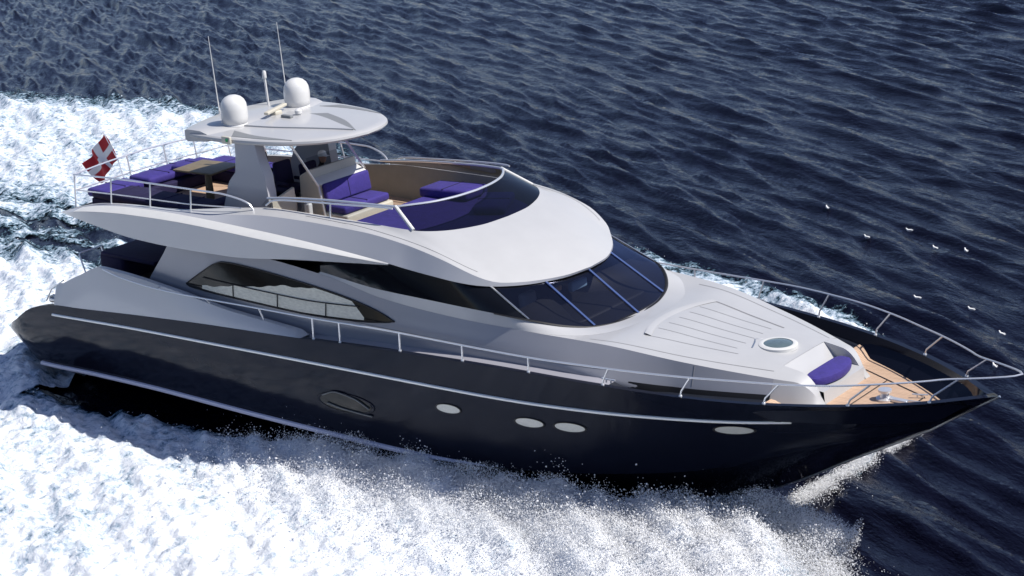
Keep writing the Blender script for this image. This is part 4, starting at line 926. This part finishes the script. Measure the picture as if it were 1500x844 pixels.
# ------------------------------------------------------------------ spray: many small droplets thrown up along the bow wave and crests
def spray():
    pts = []; rad = []
    def put(n_, x, y, z, r): pts.append(np.stack([x, y, z], 1)); rad.append(r)
    N = 120000                                  # starboard sheet along the hull
    x = rng.beta(2.0, 1.1, N)*12.8+8.8; base = hb(np.clip(x, 0, 23))*np.interp(x, [15, 19, 21.5], [.95, .80, .35]); d = rng.exponential(.8, N)
    y = -(base-.05+d); top_z = np.interp(x, [8, 11, 14, 18, 20.2, 21.5], [.0, .42, .58, .66, .70, .3])*np.exp(-d/3.2)
    clump = fbm(x, y, 1.4, 4, 2); z = WL+.15+(top_z-WL-.05)*rng.beta(3.4, 1.3, N)+rng.normal(0, .03, N)+(clump-.5)*.7
    put(N, x, y, z, rng.exponential(.003, N)+.0036)
    N = 130000                                  # plume leaving the bow, ragged streamers
    t = rng.random(N)**.8; a_ = rng.random(N); y = -.15-7.5*t; xf_ = np.interp(-y, [0, 1.5, 3, 6, 9], [20.3, 21.6, 22.4, 23.1, 23.8]); st_ = fbm(-y*1.0, xf_*0+3, 2.2, 4, 1)
    x = xf_+.1-np.abs(rng.normal(0, .9, N))+(st_-.5)*1.5+rng.exponential(.16, N); z = WL+.05+np.abs(rng.normal(0, .34, N))*np.exp(-((x-xf_+1.2)/1.6)**2)
    put(N, x, y, z, rng.exponential(.003, N)+.0036)
    N = 26000                                   # port edge of the bow wave beyond the stem
    t = rng.random(N)**1.15; x = 19.35+.52*t+rng.normal(0, .07, N)+.12*rng.exponential(1, N)*(1-t); y = .8+4.5*t+rng.normal(0, .16, N); z = WL+np.abs(rng.normal(0, .07, N))
    put(N, x, y, z, rng.exponential(.003, N)+.0036)
    N = 26000                                   # flecks over all the foam
    i = rng.integers(0, FX.size, N*6); ok = (D.ravel()[i] > .1); i = i[ok][:N]; k_ = len(i)
    put(k_, FX.ravel()[i]+rng.normal(0, .05, k_), FY.ravel()[i]+rng.normal(0, .05, k_), FZ_.ravel()[i]+np.abs(rng.normal(.02, .07, k_)), rng.exponential(.004, k_)+.005)
    wgt = (crest+plume*1.4)*(D > .3)*(cov > 0); cw_ = np.cumsum(wgt.ravel()); N = 150000   # fuzzy skin over the standing crest
    i = np.searchsorted(cw_, rng.random(N)*cw_[-1]); hh = rng.exponential(.07, N)*(.4+1.2*fbm(FX.ravel()[i], FY.ravel()[i], 1.3, 3, 5))
    put(N, FX.ravel()[i]+rng.normal(0, .05, N)-.3*hh, FY.ravel()[i]+rng.normal(0, .05, N), FZ_.ravel()[i]+hh, rng.exponential(.004, N)+.005)
    P = np.vstack(pts); r = np.concatenate(rad)
    # nothing inside the hull
    okh = ~((np.abs(P[:, 1]) < np.interp(P[:, 0], sheer[:, 0], sheer[:, 1])*.93) & (P[:, 0] < 18) & (P[:, 0] > -.4))
    hy = np.interp(P[:, 0], chine[:, 0], chine[:, 1]); okh &= ~((np.abs(P[:, 1]) < hy) & (P[:, 0] < 19.2) & (P[:, 2] > -.1) & (P[:, 0] > 0))
    P = P[okh]; r = np.minimum(r[okh], .05)
    O6 = np.array([(1, 0, 0), (-1, 0, 0), (0, 1, 0), (0, -1, 0), (0, 0, 1), (0, 0, -1)], float); F8 = np.array([(0, 2, 4), (2, 1, 4), (1, 3, 4), (3, 0, 4), (2, 0, 5), (1, 2, 5), (3, 1, 5), (0, 3, 5)])
    jit = 1+.35*rng.normal(size=(len(P), 6, 1)).clip(-1, 1)
    V = P[:, None, :]+O6[None]*r[:, None, None]*jit; F = F8[None]+6*np.arange(len(P))[:, None, None]
    me = bpy.data.meshes.new('spray'); me.vertices.add(V.shape[0]*6); me.vertices.foreach_set('co', V.astype(np.float32).ravel())
    F = F.reshape(-1, 3).astype(np.int32); me.loops.add(F.size); me.loops.foreach_set('vertex_index', F.ravel()); me.polygons.add(len(F)); me.polygons.foreach_set('loop_start', np.arange(0, F.size, 3, dtype=np.int32)); me.update(calc_edges=True)
    dm = mat('spray_droplets', (.98, .99, 1.0), .6); nn_ = dm.node_tree; tl = nn_.nodes.new('ShaderNodeBsdfTranslucent'); tl.inputs[0].default_value = (.99, .99, 1, 1)
    ms = nn_.nodes.new('ShaderNodeMixShader'); ms.inputs[0].default_value = .5; nn_.links.new(nn_.nodes['Principled BSDF'].outputs[0], ms.inputs[1]); nn_.links.new(tl.outputs[0], ms.inputs[2]); nn_.links.new(ms.outputs[0], nn_.nodes['Material Output'].inputs[0])
    me.materials.append(dm); o = bpy.data.objects.new('spray', me); S.collection.objects.link(o)
    o['kind'] = 'stuff'; o['label'] = 'fine white spray thrown up along the bow wave'; o['category'] = 'spray'
spray()

# ------------------------------------------------------------------ white gulls resting on the water off the port bow
GW = mat('white_feathers', (.82, .82, .80), .8); GG = mat('grey_wing_feathers', (.45, .46, .48), .8); GB = mat('yellow_beak', (.6, .35, .05), .5)
spots = [(9.89, 18.94, 'white gull floating alone nearest the wheelhouse side of the loose flock'), (12.36, 16.78, 'white gull floating second from the left in the flock'), (13.09, 17.89, 'white gull floating at the top middle of the flock'),
         (14.48, 16.68, 'white gull floating left of a close pair off the port side'), (15.31, 16.82, 'white gull floating right of a close pair off the port side'), (15.99, 12.65, 'white gull floating just outside the port guard rail'),
         (17.53, 12.46, 'white gull floating between the rail gull and the right picture edge'), (18.91, 11.17, 'white gull floating closest to the right picture edge'), (19.66, 9.14, 'white gull floating lowest, just off the bow rail tip')]
for i, (x, y, lb) in enumerate(spots):
    t = thing('seagull', lb, 'seagull', (x, y, WL+.06), 'gulls floating off the port bow', rz=rng.uniform(-.6, .9)+2.4); t.scale = (.58, .58, .58)
    if i == 0:
        q = MB(); q.tube([(-.17, 0, .06), (-.12, 0, .045), (0, 0, .04), (.09, 0, .05), (.14, 0, .10), (.16, 0, .135), (.19, 0, .14)], [.008, .04, .068, .055, .034, .034, .012], 12); b_ = q.build('body', GW, t, smooth=80)
        q = MB(); q.tube([(-.19, .03, .07), (-.08, .045, .075), (.05, .045, .07)], [.006, .036, .012], 8); q.tube([(-.19, -.03, .07), (-.08, -.045, .075), (.05, -.045, .07)], [.006, .036, .012], 8); w_ = q.build('wing', GG, t, smooth=80)
        q = MB(); q.tube([(.185, 0, .138), (.23, 0, .128)], [.010, .003], 6); k_ = q.build('beak', GB, t)
        proto = [b_, w_, k_]
    else:
        for s_ in proto:
            c_ = s_.copy(); S.collection.objects.link(c_); c_.parent = t
print('script done')
